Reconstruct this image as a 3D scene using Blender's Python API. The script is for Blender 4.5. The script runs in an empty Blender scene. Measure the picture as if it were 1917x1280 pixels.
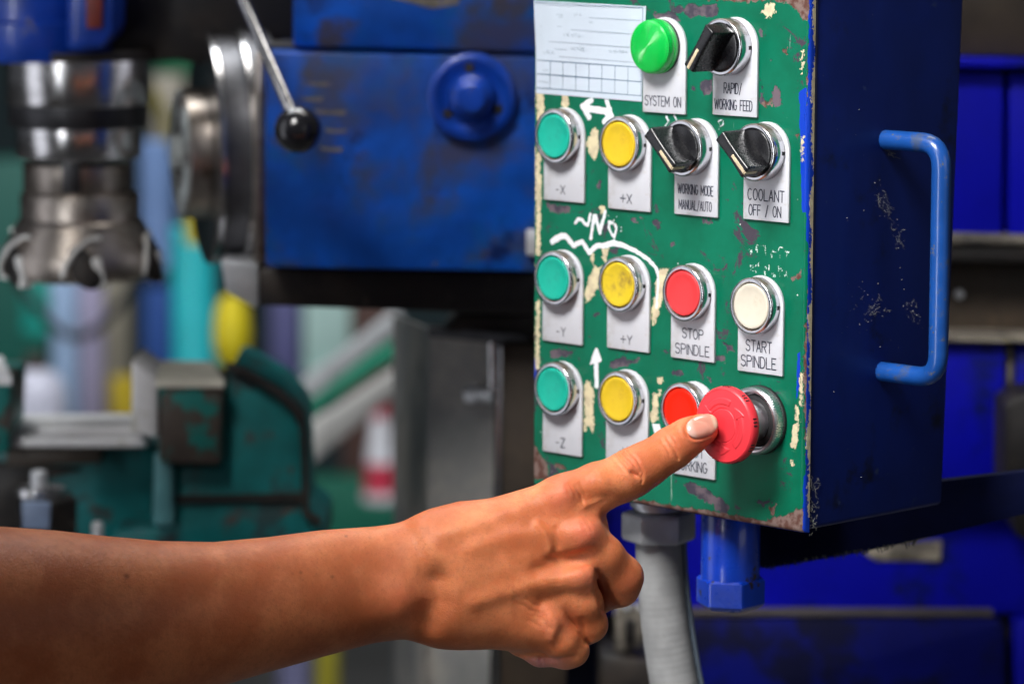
import bpy, bmesh, math, random
import numpy as np
from mathutils import Vector, Matrix
random.seed(7); RNG = np.random.default_rng(7)
PI = math.pi
S = bpy.context.scene
COL = S.collection

# ------------------------------------------------------------------ camera, world, lamps
W, H, FPX = 1917.0, 1280.0, 7000.0
TH, PIT, ROL = math.radians(45.5), math.radians(7.6), math.radians(0.1)
DIST = FPX / 3.66 / 1000
cF = np.array([-math.sin(TH)*math.cos(PIT), math.cos(TH)*math.cos(PIT), -math.sin(PIT)])
_R = np.array([math.cos(TH), math.sin(TH), 0.0]); _U = np.cross(_R, cF)
cR = _R*math.cos(ROL) + _U*math.sin(ROL); cU = -_R*math.sin(ROL) + _U*math.cos(ROL)
hF = np.array([-math.sin(TH), math.cos(TH), 0.0]); hR = _R
cC = -DIST*(cF + (1503-W/2)/FPX*cR + (H/2-1000)/FPX*cU)
cam_d = bpy.data.cameras.new('camera'); cam = bpy.data.objects.new('camera', cam_d); COL.objects.link(cam)
cam.matrix_world = Matrix(((cR[0], cU[0], -cF[0], cC[0]), (cR[1], cU[1], -cF[1], cC[1]), (cR[2], cU[2], -cF[2], cC[2]), (0, 0, 0, 1)))
cam_d.sensor_width = 36; cam_d.lens = FPX/W*36; cam_d.clip_start = .05; cam_d.clip_end = 60
cam_d.dof.use_dof = True; cam_d.dof.focus_distance = 1.885; cam_d.dof.aperture_fstop = 6.3
S.camera = cam
wd = bpy.data.worlds.new('World'); S.world = wd; wd.use_nodes = True
wd.node_tree.nodes['Background'].inputs[0].default_value = (.85, .9, 1, 1)
wd.node_tree.nodes['Background'].inputs[1].default_value = .06
PC = np.array([-.1, 0, .14])
def area(name, off, target, size, power, col=(1, 1, 1), sizey=None):
    d = bpy.data.lights.new(name, 'AREA'); d.energy = power; d.color = col; d.size = size
    if sizey: d.shape = 'RECTANGLE'; d.size_y = sizey
    o = bpy.data.objects.new(name, d); COL.objects.link(o)
    p = Vector(PC + off[0]*hR + off[1]*hF + np.array([0, 0, off[2]])); t = Vector(PC + target[0]*hR + target[1]*hF + np.array([0, 0, target[2]]))
    o.location = p; o.rotation_euler = (t-p).to_track_quat('-Z', 'Y').to_euler(); return o
area('window_light', (-.55, -.85, 1.12), (.085, 0, -.04), .5, 2.75, (1, .98, .95)).data.spread = math.radians(38)
area('doorway_light', (-1.7, -.1, .05), (0, 0, 0), .7, 5, (.90, .92, 1), 1.9)
area('front_window', (-1.0, -1.3, .05), (-.34, .5, -.02), .3, 4.6, (.95, .97, 1), 1.4).data.spread = math.radians(70)
area('bay_light', (1.5, -1.5, .5), (.1, .1, 0), 1.0, 3.5, (.97, .98, 1))
area('ceiling_light', (.05, .55, 1.5), (-.05, .0, 0), .9, 6, (1, .96, .9), .35)
area('workshop_light', (-.5, 1.15, 1.7), (-.55, 2.7, -.15), 1.2, 60, (.95, .98, 1))
S.view_settings.view_transform = 'Standard'; S.view_settings.look = 'None'; S.view_settings.exposure = 0; S.view_settings.gamma = 1
S.render.engine = 'CYCLES'; S.cycles.use_denoising = True
S.cycles.max_bounces = 8; S.cycles.sample_clamp_indirect = 6

# ------------------------------------------------------------------ pixel <-> place
def ray(u, v): return cF + (u-W/2)/FPX*cR + (H/2-v)/FPX*cU
def onpanel(u, v, y=0.0):                # point of the panel-parallel plane y (mm) seen at a pixel, in mm
    r = ray(u, v); t = (y*.001-cC[1])/r[1]; return (cC+t*r)*1000
def onside(u, v, x=0.0):
    r = ray(u, v); t = (x*.001-cC[0])/r[0]; return (cC+t*r)*1000
def atd(u, v, d):                        # point at horizontal distance d (m) in front of the camera
    r = ray(u, v); return cC + d/np.dot(r, hF)*r

# ------------------------------------------------------------------ mesh helpers (mm)
def bm_from(verts, faces):
    bm = bmesh.new(); vs = [bm.verts.new(v) for v in verts]
    for f in faces:
        try: bm.faces.new([vs[i] for i in f])
        except ValueError: pass
    bm.normal_update(); return bm
def bevel(bm, w, seg=2, ang=30):
    es = [e for e in bm.edges if len(e.link_faces) == 2 and e.calc_face_angle(0) > math.radians(ang)]
    if es and w > 0: bmesh.ops.bevel(bm, geom=es, offset=w, segments=seg, profile=.5, affect='EDGES', clamp_overlap=True)
    return bm
def box(x0, x1, y0, y1, z0, z1, bv=0, seg=2):
    v = [(x, y, z) for x in (x0, x1) for y in (y0, y1) for z in (z0, z1)]
    f = [(0, 1, 3, 2), (4, 6, 7, 5), (0, 4, 5, 1), (2, 3, 7, 6), (0, 2, 6, 4), (1, 5, 7, 3)]
    bm = bm_from(v, f); bmesh.ops.recalc_face_normals(bm, faces=bm.faces); return bevel(bm, bv, seg)
def prism(pts, y0, y1, bv=0, seg=2):     # polygon in XZ, extruded along Y
    n = len(pts); v = [(p[0], y0, p[1]) for p in pts] + [(p[0], y1, p[1]) for p in pts]
    f = [tuple(range(n)), tuple(range(2*n-1, n-1, -1))] + [(i, i+n, (i+1) % n+n, (i+1) % n) for i in range(n)]
    bm = bm_from(v, f); bmesh.ops.recalc_face_normals(bm, faces=bm.faces); return bevel(bm, bv, seg)
def lathe(prof, n=48, rfun=None):        # (r, h) around +Z
    v, f = [], []
    for r, h in prof:
        for k in range(n):
            a = 2*PI*k/n; rr = max(r, 1e-4)*(rfun(a, r, h) if rfun else 1); v.append((rr*math.cos(a), rr*math.sin(a), h))
    for i in range(len(prof)-1):
        for k in range(n):
            k2 = (k+1) % n; f.append((i*n+k, i*n+k2, (i+1)*n+k2, (i+1)*n+k))
    if prof[0][0] > 1e-3: f.append(tuple(range(n-1, -1, -1)))
    m = len(prof)-1
    if prof[-1][0] > 1e-3: f.append(tuple(m*n+k for k in range(n)))
    return bm_from(v, f)
def xf(bm, M): bmesh.ops.transform(bm, matrix=M, verts=bm.verts); return bm
FRONT = Matrix.Rotation(PI/2, 4, 'X')    # +Z -> -Y (out of the panel)
def mv(x=0, y=0, z=0): return Matrix.Translation((x, y, z))
def aim(d): return Vector(d).to_track_quat('Z', 'Y').to_matrix().to_4x4()
def tube(path, r, n=14, caps=True, close_r=None):
    P = [Vector(p) for p in path]; v, f = [], []
    t0 = (P[1]-P[0]).normalized(); nrm = t0.orthogonal().normalized()
    for i, p in enumerate(P):
        t = ((P[min(i+1, len(P)-1)]-P[max(i-1, 0)])).normalized()
        nrm = (nrm-t*nrm.dot(t)).normalized(); b = t.cross(nrm)
        rr = r(i/(len(P)-1)) if callable(r) else r
        for k in range(n):
            a = 2*PI*k/n; v.append(p+(nrm*math.cos(a)+b*math.sin(a))*rr)
    for i in range(len(P)-1):
        for k in range(n):
            k2 = (k+1) % n; f.append((i*n+k, i*n+k2, (i+1)*n+k2, (i+1)*n+k))
    if caps: f += [tuple(range(n-1, -1, -1)), tuple((len(P)-1)*n+k for k in range(n))]
    return bm_from(v, f)
def fuse(*bms):
    out = bms[0]
    for b in bms[1:]:
        m = bpy.data.meshes.new('t'); b.to_mesh(m); out.from_mesh(m); bpy.data.meshes.remove(m); b.free()
    return out
def ball(c, r, seg=24):
    bm = bmesh.new(); bmesh.ops.create_uvsphere(bm, u_segments=seg, v_segments=seg//2, radius=r); return xf(bm, mv(*c))
def put(name, bm, mat, parent=None, smooth=30, label=None, kind=None, recalc=False):
    if recalc: bmesh.ops.recalc_face_normals(bm, faces=bm.faces)
    me = bpy.data.meshes.new(name); bm.to_mesh(me); bm.free()
    me.transform(Matrix.Scale(.001, 4)); 
    if smooth is not None:
        me.shade_smooth(); me.set_sharp_from_angle(angle=math.radians(smooth))
    if mat: me.materials.append(mat)
    o = bpy.data.objects.new(name, me); COL.objects.link(o)
    if parent: o.parent = parent
    if label: o['label'] = label
    if kind: o['kind'] = kind
    return o
def thing(name, label, cat, loc=(0, 0, 0), rotz=0, group=None):
    o = bpy.data.objects.new(name, None); COL.objects.link(o); o.empty_display_size = .02
    o.location = loc; o.rotation_euler = (0, 0, rotz); o['label'] = label; o['category'] = cat
    if group: o['group'] = group
    return o
def holder(name, parent, loc_mm, label=None):
    o = bpy.data.objects.new(name, None); COL.objects.link(o); o.empty_display_size = .01; o.parent = parent
    o.location = [c*.001 for c in loc_mm]
    if label: o['label'] = label
    return o
class Far:                               # a thing behind the panel, square to the camera's heading; local mm: X right, Y away, Z up
    def __init__(s, name, label, cat, u, v, d, group=None):
        s.d = d; s.o = atd(u, v, d); s.root = thing(name, label, cat, s.o, TH, group)
    def p(s, u, v, d=None):
        q = atd(u, v, d or s.d)-s.o; return (float(q@hR)*1000, float(q@hF)*1000, float(q[2])*1000)
    def xz(s, pts, d=None): return [(lambda q: (q[0], q[2]))(s.p(u, v, d)) for u, v in pts]
    def k(s, d=None): return (d or s.d)/FPX*1000          # mm per pixel
    def prism(s, name, pts, thick, mat, d=None, bv=1.5, parent=None, smooth=30, label=None):
        d = d or s.d; y = (d-s.d)*1000
        return put(name, prism(s.xz(pts, d), y, y+thick, bv), mat, parent or s.root, smooth, label)
    def lathe(s, name, prof_px, u, v, mat, d=None, n=48, axis=None, parent=None, rfun=None, off=0, label=None):
        d = d or s.d; k = s.k(d); bm = lathe([(r*k, h*k) for r, h in prof_px], n, rfun)
        if axis is not None: xf(bm, aim(axis))
        q = s.p(u, v, d); xf(bm, mv(q[0], q[1]+off, q[2])); return put(name, bm, mat, parent or s.root, 40, label, recalc=True)

# ------------------------------------------------------------------ materials
class NT:
    def __init__(s, name):
        s.m = bpy.data.materials.new(name); s.m.use_nodes = True; s.t = s.m.node_tree; s.b = s.t.nodes['Principled BSDF']
        s.tc = s.t.nodes.new('ShaderNodeTexCoord')
    def n(s, typ, **kw):
        x = s.t.nodes.new('ShaderNode'+typ)
        for k, v in kw.items(): setattr(x, k, v)
        return x
    def l(s, a, b): s.t.links.new(a, b)
    def setin(s, node, key, v):
        if hasattr(v, 'is_linked') or isinstance(v, bpy.types.NodeSocket): s.l(v, node.inputs[key])
        else: node.inputs[key].default_value = v
    def noise(s, scale, detail=3, rough=.55, vec=None, dist=0, stretch=None):
        x = s.n('TexNoise'); x.inputs['Scale'].default_value = scale; x.inputs['Detail'].default_value = detail
        x.inputs['Roughness'].default_value = rough; x.inputs['Distortion'].default_value = dist
        v = vec or s.tc.outputs['Object']
        if stretch:
            mp = s.n('Mapping'); mp.inputs['Scale'].default_value = stretch; s.l(v, mp.inputs['Vector']); v = mp.outputs[0]
        s.l(v, x.inputs['Vector']); return x.outputs['Fac']
    def math(s, op, a, b=0.0, clamp=False):
        x = s.n('Math', operation=op, use_clamp=clamp); s.setin(x, 0, a); s.setin(x, 1, b); return x.outputs[0]
    def ramp(s, fac, lo, hi): 
        x = s.n('MapRange', interpolation_type='SMOOTHSTEP'); s.setin(x, 'Value', fac); x.inputs['From Min'].default_value = lo; x.inputs['From Max'].default_value = hi
        return x.outputs[0]
    def mix(s, fac, a, b):
        x = s.n('Mix', data_type='RGBA'); s.setin(x, 0, fac)
        for i, c in ((6, a), (7, b)):
            if isinstance(c, tuple): x.inputs[i].default_value = (*c[:3], 1)
            else: s.l(c, x.inputs[i])
        return x.outputs[2]
    def col(s, c):
        if isinstance(c, tuple): s.b.inputs['Base Color'].default_value = (*c, 1)
        else: s.l(c, s.b.inputs['Base Color'])
    def set(s, **kw):
        for k, v in kw.items(): s.setin(s.b, k.replace('_', ' '), v)
        return s
    def bump(s, h, strength=.3, dist=.001, nrm=None):
        x = s.n('Bump'); x.inputs['Strength'].default_value = strength; x.inputs['Distance'].default_value = dist
        s.l(h, x.inputs['Height'])
        if nrm: s.l(nrm, x.inputs['Normal'])
        s.l(x.outputs[0], s.b.inputs['Normal']); return x.outputs[0]
def plain(name, c, rough=.5, metal=0, var=.15, vs=60, bump=0, bs=500, spots=None, spec=.5, coat=0, stretch=None, emit=0):
    t = NT(name); n = t.noise(vs, 4, stretch=stretch); k = t.ramp(n, .3, .7)
    dark = tuple(x*(1-var) for x in c); lite = tuple(min(1, x*(1+var)) for x in c)
    cc = t.mix(k, dark, lite)
    for (sc, lo, hi, c2) in spots or []:
        cc = t.mix(t.ramp(t.noise(sc, 6, .65), lo, hi), cc, c2)
    t.col(cc); t.set(Roughness=rough, Metallic=metal, Specular_IOR_Level=spec, Coat_Weight=coat)
    r = t.n('MapRange'); t.l(t.noise(vs*3, 4), r.inputs['Value']); r.inputs['To Min'].default_value = rough*.8; r.inputs['To Max'].default_value = min(1, rough*1.25); t.l(r.outputs[0], t.b.inputs['Roughness'])
    if bump: t.bump(t.noise(bs, 3), bump, .0006)
    if emit: t.set(Emission_Color=(*c, 1), Emission_Strength=emit)
    return t.m
M = {}
M['chrome'] = plain('chrome', (.62, .62, .65), .2, 1, .06, 90, .05, 300, [(160, .62, .75, (.25, .2, .17))])
def dusty(m, c, lo=.35, hi=.9, sc=260):
    nt = m.node_tree; b = nt.nodes['Principled BSDF']; g = nt.nodes.new('ShaderNodeNewGeometry'); sp = nt.nodes.new('ShaderNodeSeparateXYZ'); nt.links.new(g.outputs['Normal'], sp.inputs[0])
    tc = nt.nodes.new('ShaderNodeTexCoord'); no = nt.nodes.new('ShaderNodeTexNoise'); no.inputs['Scale'].default_value = sc; no.inputs['Detail'].default_value = 6; nt.links.new(tc.outputs['Object'], no.inputs['Vector'])
    a = nt.nodes.new('ShaderNodeMath'); a.operation = 'ADD'; nt.links.new(sp.outputs[2], a.inputs[0]); nt.links.new(no.outputs['Fac'], a.inputs[1])
    mr = nt.nodes.new('ShaderNodeMapRange'); mr.inputs['From Min'].default_value = lo+.5; mr.inputs['From Max'].default_value = hi+.5; nt.links.new(a.outputs[0], mr.inputs['Value'])
    old = b.inputs['Base Color'].links[0].from_socket; mx = nt.nodes.new('ShaderNodeMix'); mx.data_type = 'RGBA'; nt.links.new(mr.outputs[0], mx.inputs[0]); nt.links.new(old, mx.inputs[6]); mx.inputs[7].default_value = (*c, 1); nt.links.new(mx.outputs[2], b.inputs['Base Color'])
    iv = nt.nodes.new('ShaderNodeMath'); iv.operation = 'MULTIPLY_ADD'; nt.links.new(mr.outputs[0], iv.inputs[0]); iv.inputs[1].default_value = -.85*b.inputs['Metallic'].default_value; iv.inputs[2].default_value = b.inputs['Metallic'].default_value; nt.links.new(iv.outputs[0], b.inputs['Metallic'])
M['collar'] = plain('knurled_chrome', (.80, .80, .83), .32, 1, .08, 90)
dusty(M['chrome'], (.13, .095, .075))
M['chrome_dull'] = plain('dull_chrome', (.5, .5, .52), .26, 1, .15, 120, .08, 400, [(110, .58, .72, (.16, .13, .11))])
M['black_gap'] = plain('black_rubber', (.012, .012, .014), .6)
M['teal_cap'] = plain('teal_plastic', (.0, .40, .29), .42, 0, .06, 90, .05, 900, [(75, .52, .8, (.01, .24, .19))])
M['yellow_cap'] = plain('yellow_plastic', (.66, .45, .008), .42, 0, .06, 90, .05, 900, [(85, .52, .8, (.48, .28, .015))])
M['yellow_dirty'] = plain('soiled_yellow_plastic', (.66, .48, .012), .45, 0, .06, 90, .05, 900, [(75, .48, .72, (.30, .19, .03)), (160, .56, .75, (.22, .14, .03))])
M['red_cap'] = plain('red_plastic', (.70, .035, .04), .42, 0, .05, 90, .04, 900)
M['white_cap'] = plain('ivory_plastic', (.62, .57, .47), .45, 0, .05, 90, .05, 900, [(90, .55, .8, (.46, .40, .29)), (900, .72, .78, (.2, .15, .1))])
M['red_lit'] = plain('lit_red_plastic', (.72, .012, .001), .4, 0, .03, 50, emit=.25, spec=.2)
M['estop_red'] = plain('stop_red_plastic', (.74, .035, .05), .42, 0, .05, 60, .05, 1500)
M['estop_dark'] = plain('grip_notch_black', (.03, .004, .006), .6)
M['knob'] = plain('black_plastic', (.007, .007, .009), .27, 0, .2, 200, .03, 1500, [(1100, .68, .74, (.16, .15, .14)), (260, .66, .82, (.05, .04, .035))])
M['stripe'] = plain('cream_inlay', (.55, .45, .30), .5, 0, .15, 300)
M['ink'] = plain('engraved_ink', (.018, .022, .045), .6)
M['plate'] = plain('white_legend_plastic', (.57, .58, .63), .42, 0, .03, 60, .04, 500, [(120, .52, .8, (.42, .39, .35)), (38, .5, .75, (.49, .485, .50)), (1300, .72, .77, (.3, .26, .22))])
M['paper'] = plain('paper', (.50, .57, .66), .8, 0, .03, 40, .1, 700, [(60, .6, .8, (.5, .57, .66))])
M['print'] = plain('printed_line', (.05, .11, .18), .8)
M['pencil'] = plain('pencil', (.22, .28, .34), .8)
M['blue'] = plain('blue_enamel', (.002, .011, .105), .42, 0, .2, 15, .05, 60, [(9, .42, .66, (.002, .013, .145)), (30, .56, .72, (.003, .006, .03)), (55, .66, .72, (.02, .035, .11)), (700, .72, .76, (.2, .2, .22))], coat=.08, spec=.3, stretch=(1, 1, .4))
M['handle_blue'] = plain('blue_handle_enamel', (.008, .066, .29), .3, 0, .12, 60, .1, 300, [(240, .60, .68, (.10, .11, .14)), (60, .54, .68, (.05, .08, .17)), (500, .70, .74, (.16, .10, .07))], coat=.3)
M['post_blue'] = plain('blue_post_enamel', (.004, .05, .52), .28, 0, .2, 40, .15, 200, [(60, .62, .68, (.03, .02, .02)), (220, .68, .72, (.2, .1, .06))], coat=.3)
M['zinc'] = plain('zinc_plate', (.68, .70, .73), .38, .45, .12, 50, .06, 300, [(90, .62, .8, (.3, .3, .31))])
M['conduit'] = plain('grey_conduit', (.34, .345, .35), .55, .1, .12, 50, .1, 700, [(100, .6, .8, (.22, .22, .2)), (420, .73, .77, (.05, .05, .05))])
M['wire_grey'] = plain('grey_blue_wire', (.10, .13, .17), .5)
M['web'] = plain('cobweb', (.30, .30, .28), .9)

# painted lid: masks are signed distances (mm) stored per vertex, broken up by noise
def lid_material():
    t = NT('worn_green_paint')
    at = {}
    for a in ('wear', 'rust', 'blue', 'cream', 'white', 'fleck'):
        x = t.n('Attribute'); x.attribute_name = a; at[a] = x.outputs['Fac']
    def mask(a, ns, amp, soft, det=8):
        nz = t.math('MULTIPLY', t.math('SUBTRACT', t.noise(ns, det, .72, dist=.4), .5), amp)
        return t.ramp(t.math('SUBTRACT', nz, at[a]), -soft, soft)
    g = t.mix(t.ramp(t.noise(26, 4), .3, .7), (.0005, .102, .052), (.001, .142, .078))
    g = t.mix(t.math('MULTIPLY', t.ramp(t.noise(70, 6, .7), .60, .74), .45), g, (.003, .085, .06))
    g = t.mix(t.math('MULTIPLY', t.ramp(t.noise(90, 6, .7, stretch=(1, 1, .35)), .66, .70), .6), g, (.06, .05, .065))
    mpr = t.n('Mapping'); mpr.inputs['Rotation'].default_value = (0, .9, 0); mpr.inputs['Scale'].default_value = (1, 1, .07); t.l(t.tc.outputs['Object'], mpr.inputs[0])
    g = t.mix(t.math('MULTIPLY', t.ramp(t.noise(420, 2, vec=mpr.outputs[0]), .70, .73), t.ramp(t.noise(30, 2), .5, .6)), g, (.20, .33, .27))
    g = t.mix(t.ramp(t.math('ADD', t.noise(62, 8, .75, dist=.6), t.math('MULTIPLY', t.noise(14, 2), .35)), .775, .80), g, (.055, .045, .062))
    wearc = t.mix(t.ramp(t.noise(120, 4), .4, .6), (.05, .045, .065), (.13, .10, .12))
    mw = mask('wear', 130, 12, .2); c = t.mix(mw, g, wearc)
    rustc = t.mix(t.ramp(t.noise(240, 5), .4, .6), (.19, .13, .115), (.10, .045, .035))
    mr = mask('rust', 170, 9, .15); c = t.mix(mr, c, rustc)
    mb = mask('blue', 150, 4.0, .12); c = t.mix(mb, c, (.004, .04, .42))
    mc = mask('cream', 380, 10, .14)
    c = t.mix(mc, c, t.mix(t.ramp(t.noise(200, 4), .4, .65), (.66, .58, .38), (.52, .44, .30)))
    mwh = mask('white', 420, 2.4, .12); c = t.mix(mwh, c, (.72, .74, .78))
    vo = t.n('TexVoronoi'); vo.inputs['Scale'].default_value = 95; t.l(t.tc.outputs['Object'], vo.inputs['Vector'])
    sp = t.math('MULTIPLY', t.ramp(vo.outputs['Distance'], .045, .03), t.ramp(t.noise(28, 2), .50, .60)); c = t.mix(sp, c, (.62, .66, .62))
    mf = mask('fleck', 900, 2.6, .12, 4); c = t.mix(mf, c, (.62, .75, .70))
    t.col(c)
    paint = t.math('ADD', t.math('SUBTRACT', 0.0, t.math('MAXIMUM', mw, mr)), t.math('MULTIPLY', t.math('MAXIMUM', mc, mwh), .8))
    t.bump(t.math('ADD', paint, t.math('MULTIPLY', t.noise(160, 5), .5)), .6, .0006)
    r = t.n('MapRange'); t.l(t.math('MAXIMUM', mw, mr), r.inputs['Value']); r.inputs['To Min'].default_value = .36; r.inputs['To Max'].default_value = .65
    t.l(r.outputs[0], t.b.inputs['Roughness']); t.set(Coat_Weight=.0, Specular_IOR_Level=.16)
    return t.m
M['lid'] = lid_material()

# ------------------------------------------------------------------ stroke lettering
def arc(cx, cy, rx, ry, a0, a1, n=10): return [(cx+rx*math.cos(math.radians(a0+(a1-a0)*i/n)), cy+ry*math.sin(math.radians(a0+(a1-a0)*i/n))) for i in range(n+1)]
_P = [(0, 0), (0, 1), (.6, 1)]+arc(.6, .75, .4, .25, 90, -90)+[(0, .5)]
GL = {'A': [[(0, 0), (.5, 1), (1, 0)], [(.18, .33), (.82, .33)]], 'C': [arc(.5, .5, .5, .5, 48, 312, 16)],
      'D': [[(0, 0), (0, 1), (.45, 1)]+arc(.45, .5, .55, .5, 90, -90)+[(0, 0)]], 'E': [[(1, 1), (0, 1), (0, 0), (1, 0)], [(0, .52), (.8, .52)]],
      'F': [[(1, 1), (0, 1), (0, 0)], [(0, .52), (.8, .52)]], 'G': [arc(.5, .5, .5, .5, 48, 340, 16)+[(1, .46), (.6, .46)]],
      'I': [[(0, 0), (0, 1)]], 'J': [[(1, 1), (1, .3)]+arc(.5, .3, .5, .3, 0, -180)], 'K': [[(0, 0), (0, 1)], [(1, 1), (0, .38)], [(.32, .58), (1, 0)]],
      'L': [[(0, 1), (0, 0), (1, 0)]], 'M': [[(0, 0), (0, 1), (.5, .25), (1, 1), (1, 0)]], 'N': [[(0, 0), (0, 1), (1, 0), (1, 1)]],
      'O': [arc(.5, .5, .5, .5, 90, 450, 20)], 'P': [_P], 'R': [_P, [(.5, .5), (1, 0)]],
      'S': [arc(.5, .76, .48, .24, 25, 270)+arc(.5, .26, .5, .26, 90, -160)[1:]], 'T': [[(0, 1), (1, 1)], [(.5, 1), (.5, 0)]],
      'U': [[(0, 1), (0, .32)]+arc(.5, .32, .5, .32, 180, 360)+[(1, 1)]], 'W': [[(0, 1), (.25, 0), (.5, .9), (.75, 0), (1, 1)]],
      'X': [[(0, 0), (1, 1)], [(0, 1), (1, 0)]], 'Y': [[(0, 1), (.5, .48), (1, 1)], [(.5, .48), (.5, 0)]], 'Z': [[(0, 1), (1, 1), (0, 0), (1, 0)]],
      '/': [[(.1, -.08), (.9, 1.05)]], '-': [[(.1, .45), (.75, .45)]], '+': [[(0, .5), (1, .5)], [(.5, .1), (.5, .9)]]}
ADV = {'I': .0, '/': .55, 'M': .8, 'W': 1.0, '-': .55, '+': .7, 'L': .55, 'E': .55, 'F': .55, ' ': .45}
def ribbon(path, w, y, closed=False):
    P = [np.array(p, float) for p in path]
    if len(P) > 2 and np.linalg.norm(P[0]-P[-1]) < 1e-6: closed = True; P = P[:-1]
    n = len(P); L, R = [], []
    for i in range(n):
        a = P[(i-1) % n] if (i or closed) else P[i]; b = P[(i+1) % n] if (i < n-1 or closed) else P[i]
        d1 = P[i]-a; d2 = b-P[i]; d1 = d1/(np.linalg.norm(d1)+1e-9); d2 = d2/(np.linalg.norm(d2)+1e-9)
        d = d1+d2; d = d/(np.linalg.norm(d)+1e-9); nn = np.array([-d[1], d[0]])
        c = max(.45, abs(nn@np.array([-d2[1], d2[0]]))) if np.linalg.norm(d2) > .5 else 1
        e = np.zeros(2)
        if not closed and i == 0: e = -d*w*.35
        if not closed and i == n-1: e = d*w*.35
        L.append(P[i]+e+nn*w/2/c); R.append(P[i]+e-nn*w/2/c)
    v = [(p[0], y, p[1]) for p in L]+[(p[0], y, p[1]) for p in R]
    m = n if closed else n-1
    f = [(i, (i+1) % n, n+(i+1) % n, n+i) for i in range(m)]
    return v, f
def lettering(lines, y):                 # lines: (text, cx, cz, width, height, slant)
    V, F = [], []; k = 0
    for text, cx, cz, wd_, ht, shear in lines:
        gw = [(ADV.get(c, .62)) for c in text]; gap = .2
        tot = sum(gw)+gap*(len(text)-1); sx = wd_/tot; x = 0
        for c, g in zip(text, gw):
            for st in GL.get(c, []):
                pts = []
                for (a, b) in st:
                    X = (x+a*g)*sx-wd_/2; pts.append((cx+X, cz+(b-.5)*ht+X*shear))
                runs = [[pts[0], pts[1]]]
                for q2 in pts[2:]:
                    a_, b_ = np.subtract(runs[-1][-1], runs[-1][-2]), np.subtract(q2, runs[-1][-1])
                    if a_@b_ < .1*np.linalg.norm(a_)*np.linalg.norm(b_): runs.append([runs[-1][-1], q2])
                    else: runs[-1].append(q2)
                for rn in runs:
                    v, f = ribbon(rn, ht*.085+.15, y-.010*(k % 7)); k += 1
                    F += [tuple(i+len(V) for i in q) for q in f]; V += v
            x += g+gap
    bm = bm_from(V, F)
    for fc in bm.faces:
        if fc.normal.y > 0: fc.normal_flip()
    return bm

# ------------------------------------------------------------------ control panel
PX0, PX1, PZ0, PZ1, LIDT = -196.5, 0.0, 0.5, 281.0, 5.0
panel = thing('control_panel', 'worn green control panel on a blue steel box with buttons and switches', 'control panel')
def seg_sd(p, path, w):
    d = np.full(len(p), 1e9); path = np.array(path, float); ws = np.broadcast_to(np.asarray(w, float), (len(path),))
    for i in range(len(path)-1):
        a, b = path[i], path[i+1]; ab = b-a; t = np.clip(((p-a)@ab)/(ab@ab+1e-9), 0, 1)
        d = np.minimum(d, np.linalg.norm(p-(a+t[:, None]*ab), axis=1)-(ws[i]+(ws[i+1]-ws[i])*t)/2)
    return d
def poly_sd(p, pts):
    pts = np.array(pts, float); d = np.full(len(p), 1e9); ins = np.zeros(len(p), bool)
    for i in range(len(pts)):
        a, b = pts[i], pts[(i+1) % len(pts)]; ab = b-a; t = np.clip(((p-a)@ab)/(ab@ab+1e-9), 0, 1)
        d = np.minimum(d, np.linalg.norm(p-(a+t[:, None]*ab), axis=1))
        c = (a[1] > p[:, 1]) != (b[1] > p[:, 1])
        ins ^= c & (p[:, 0] < (b[0]-a[0])*(p[:, 1]-a[1])/(b[1]-a[1]+1e-12)+a[0])
    return np.where(ins, -d, d)
def pp(pts): return [tuple(onpanel(u, v)[[0, 2]]) for u, v in pts]
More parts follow.
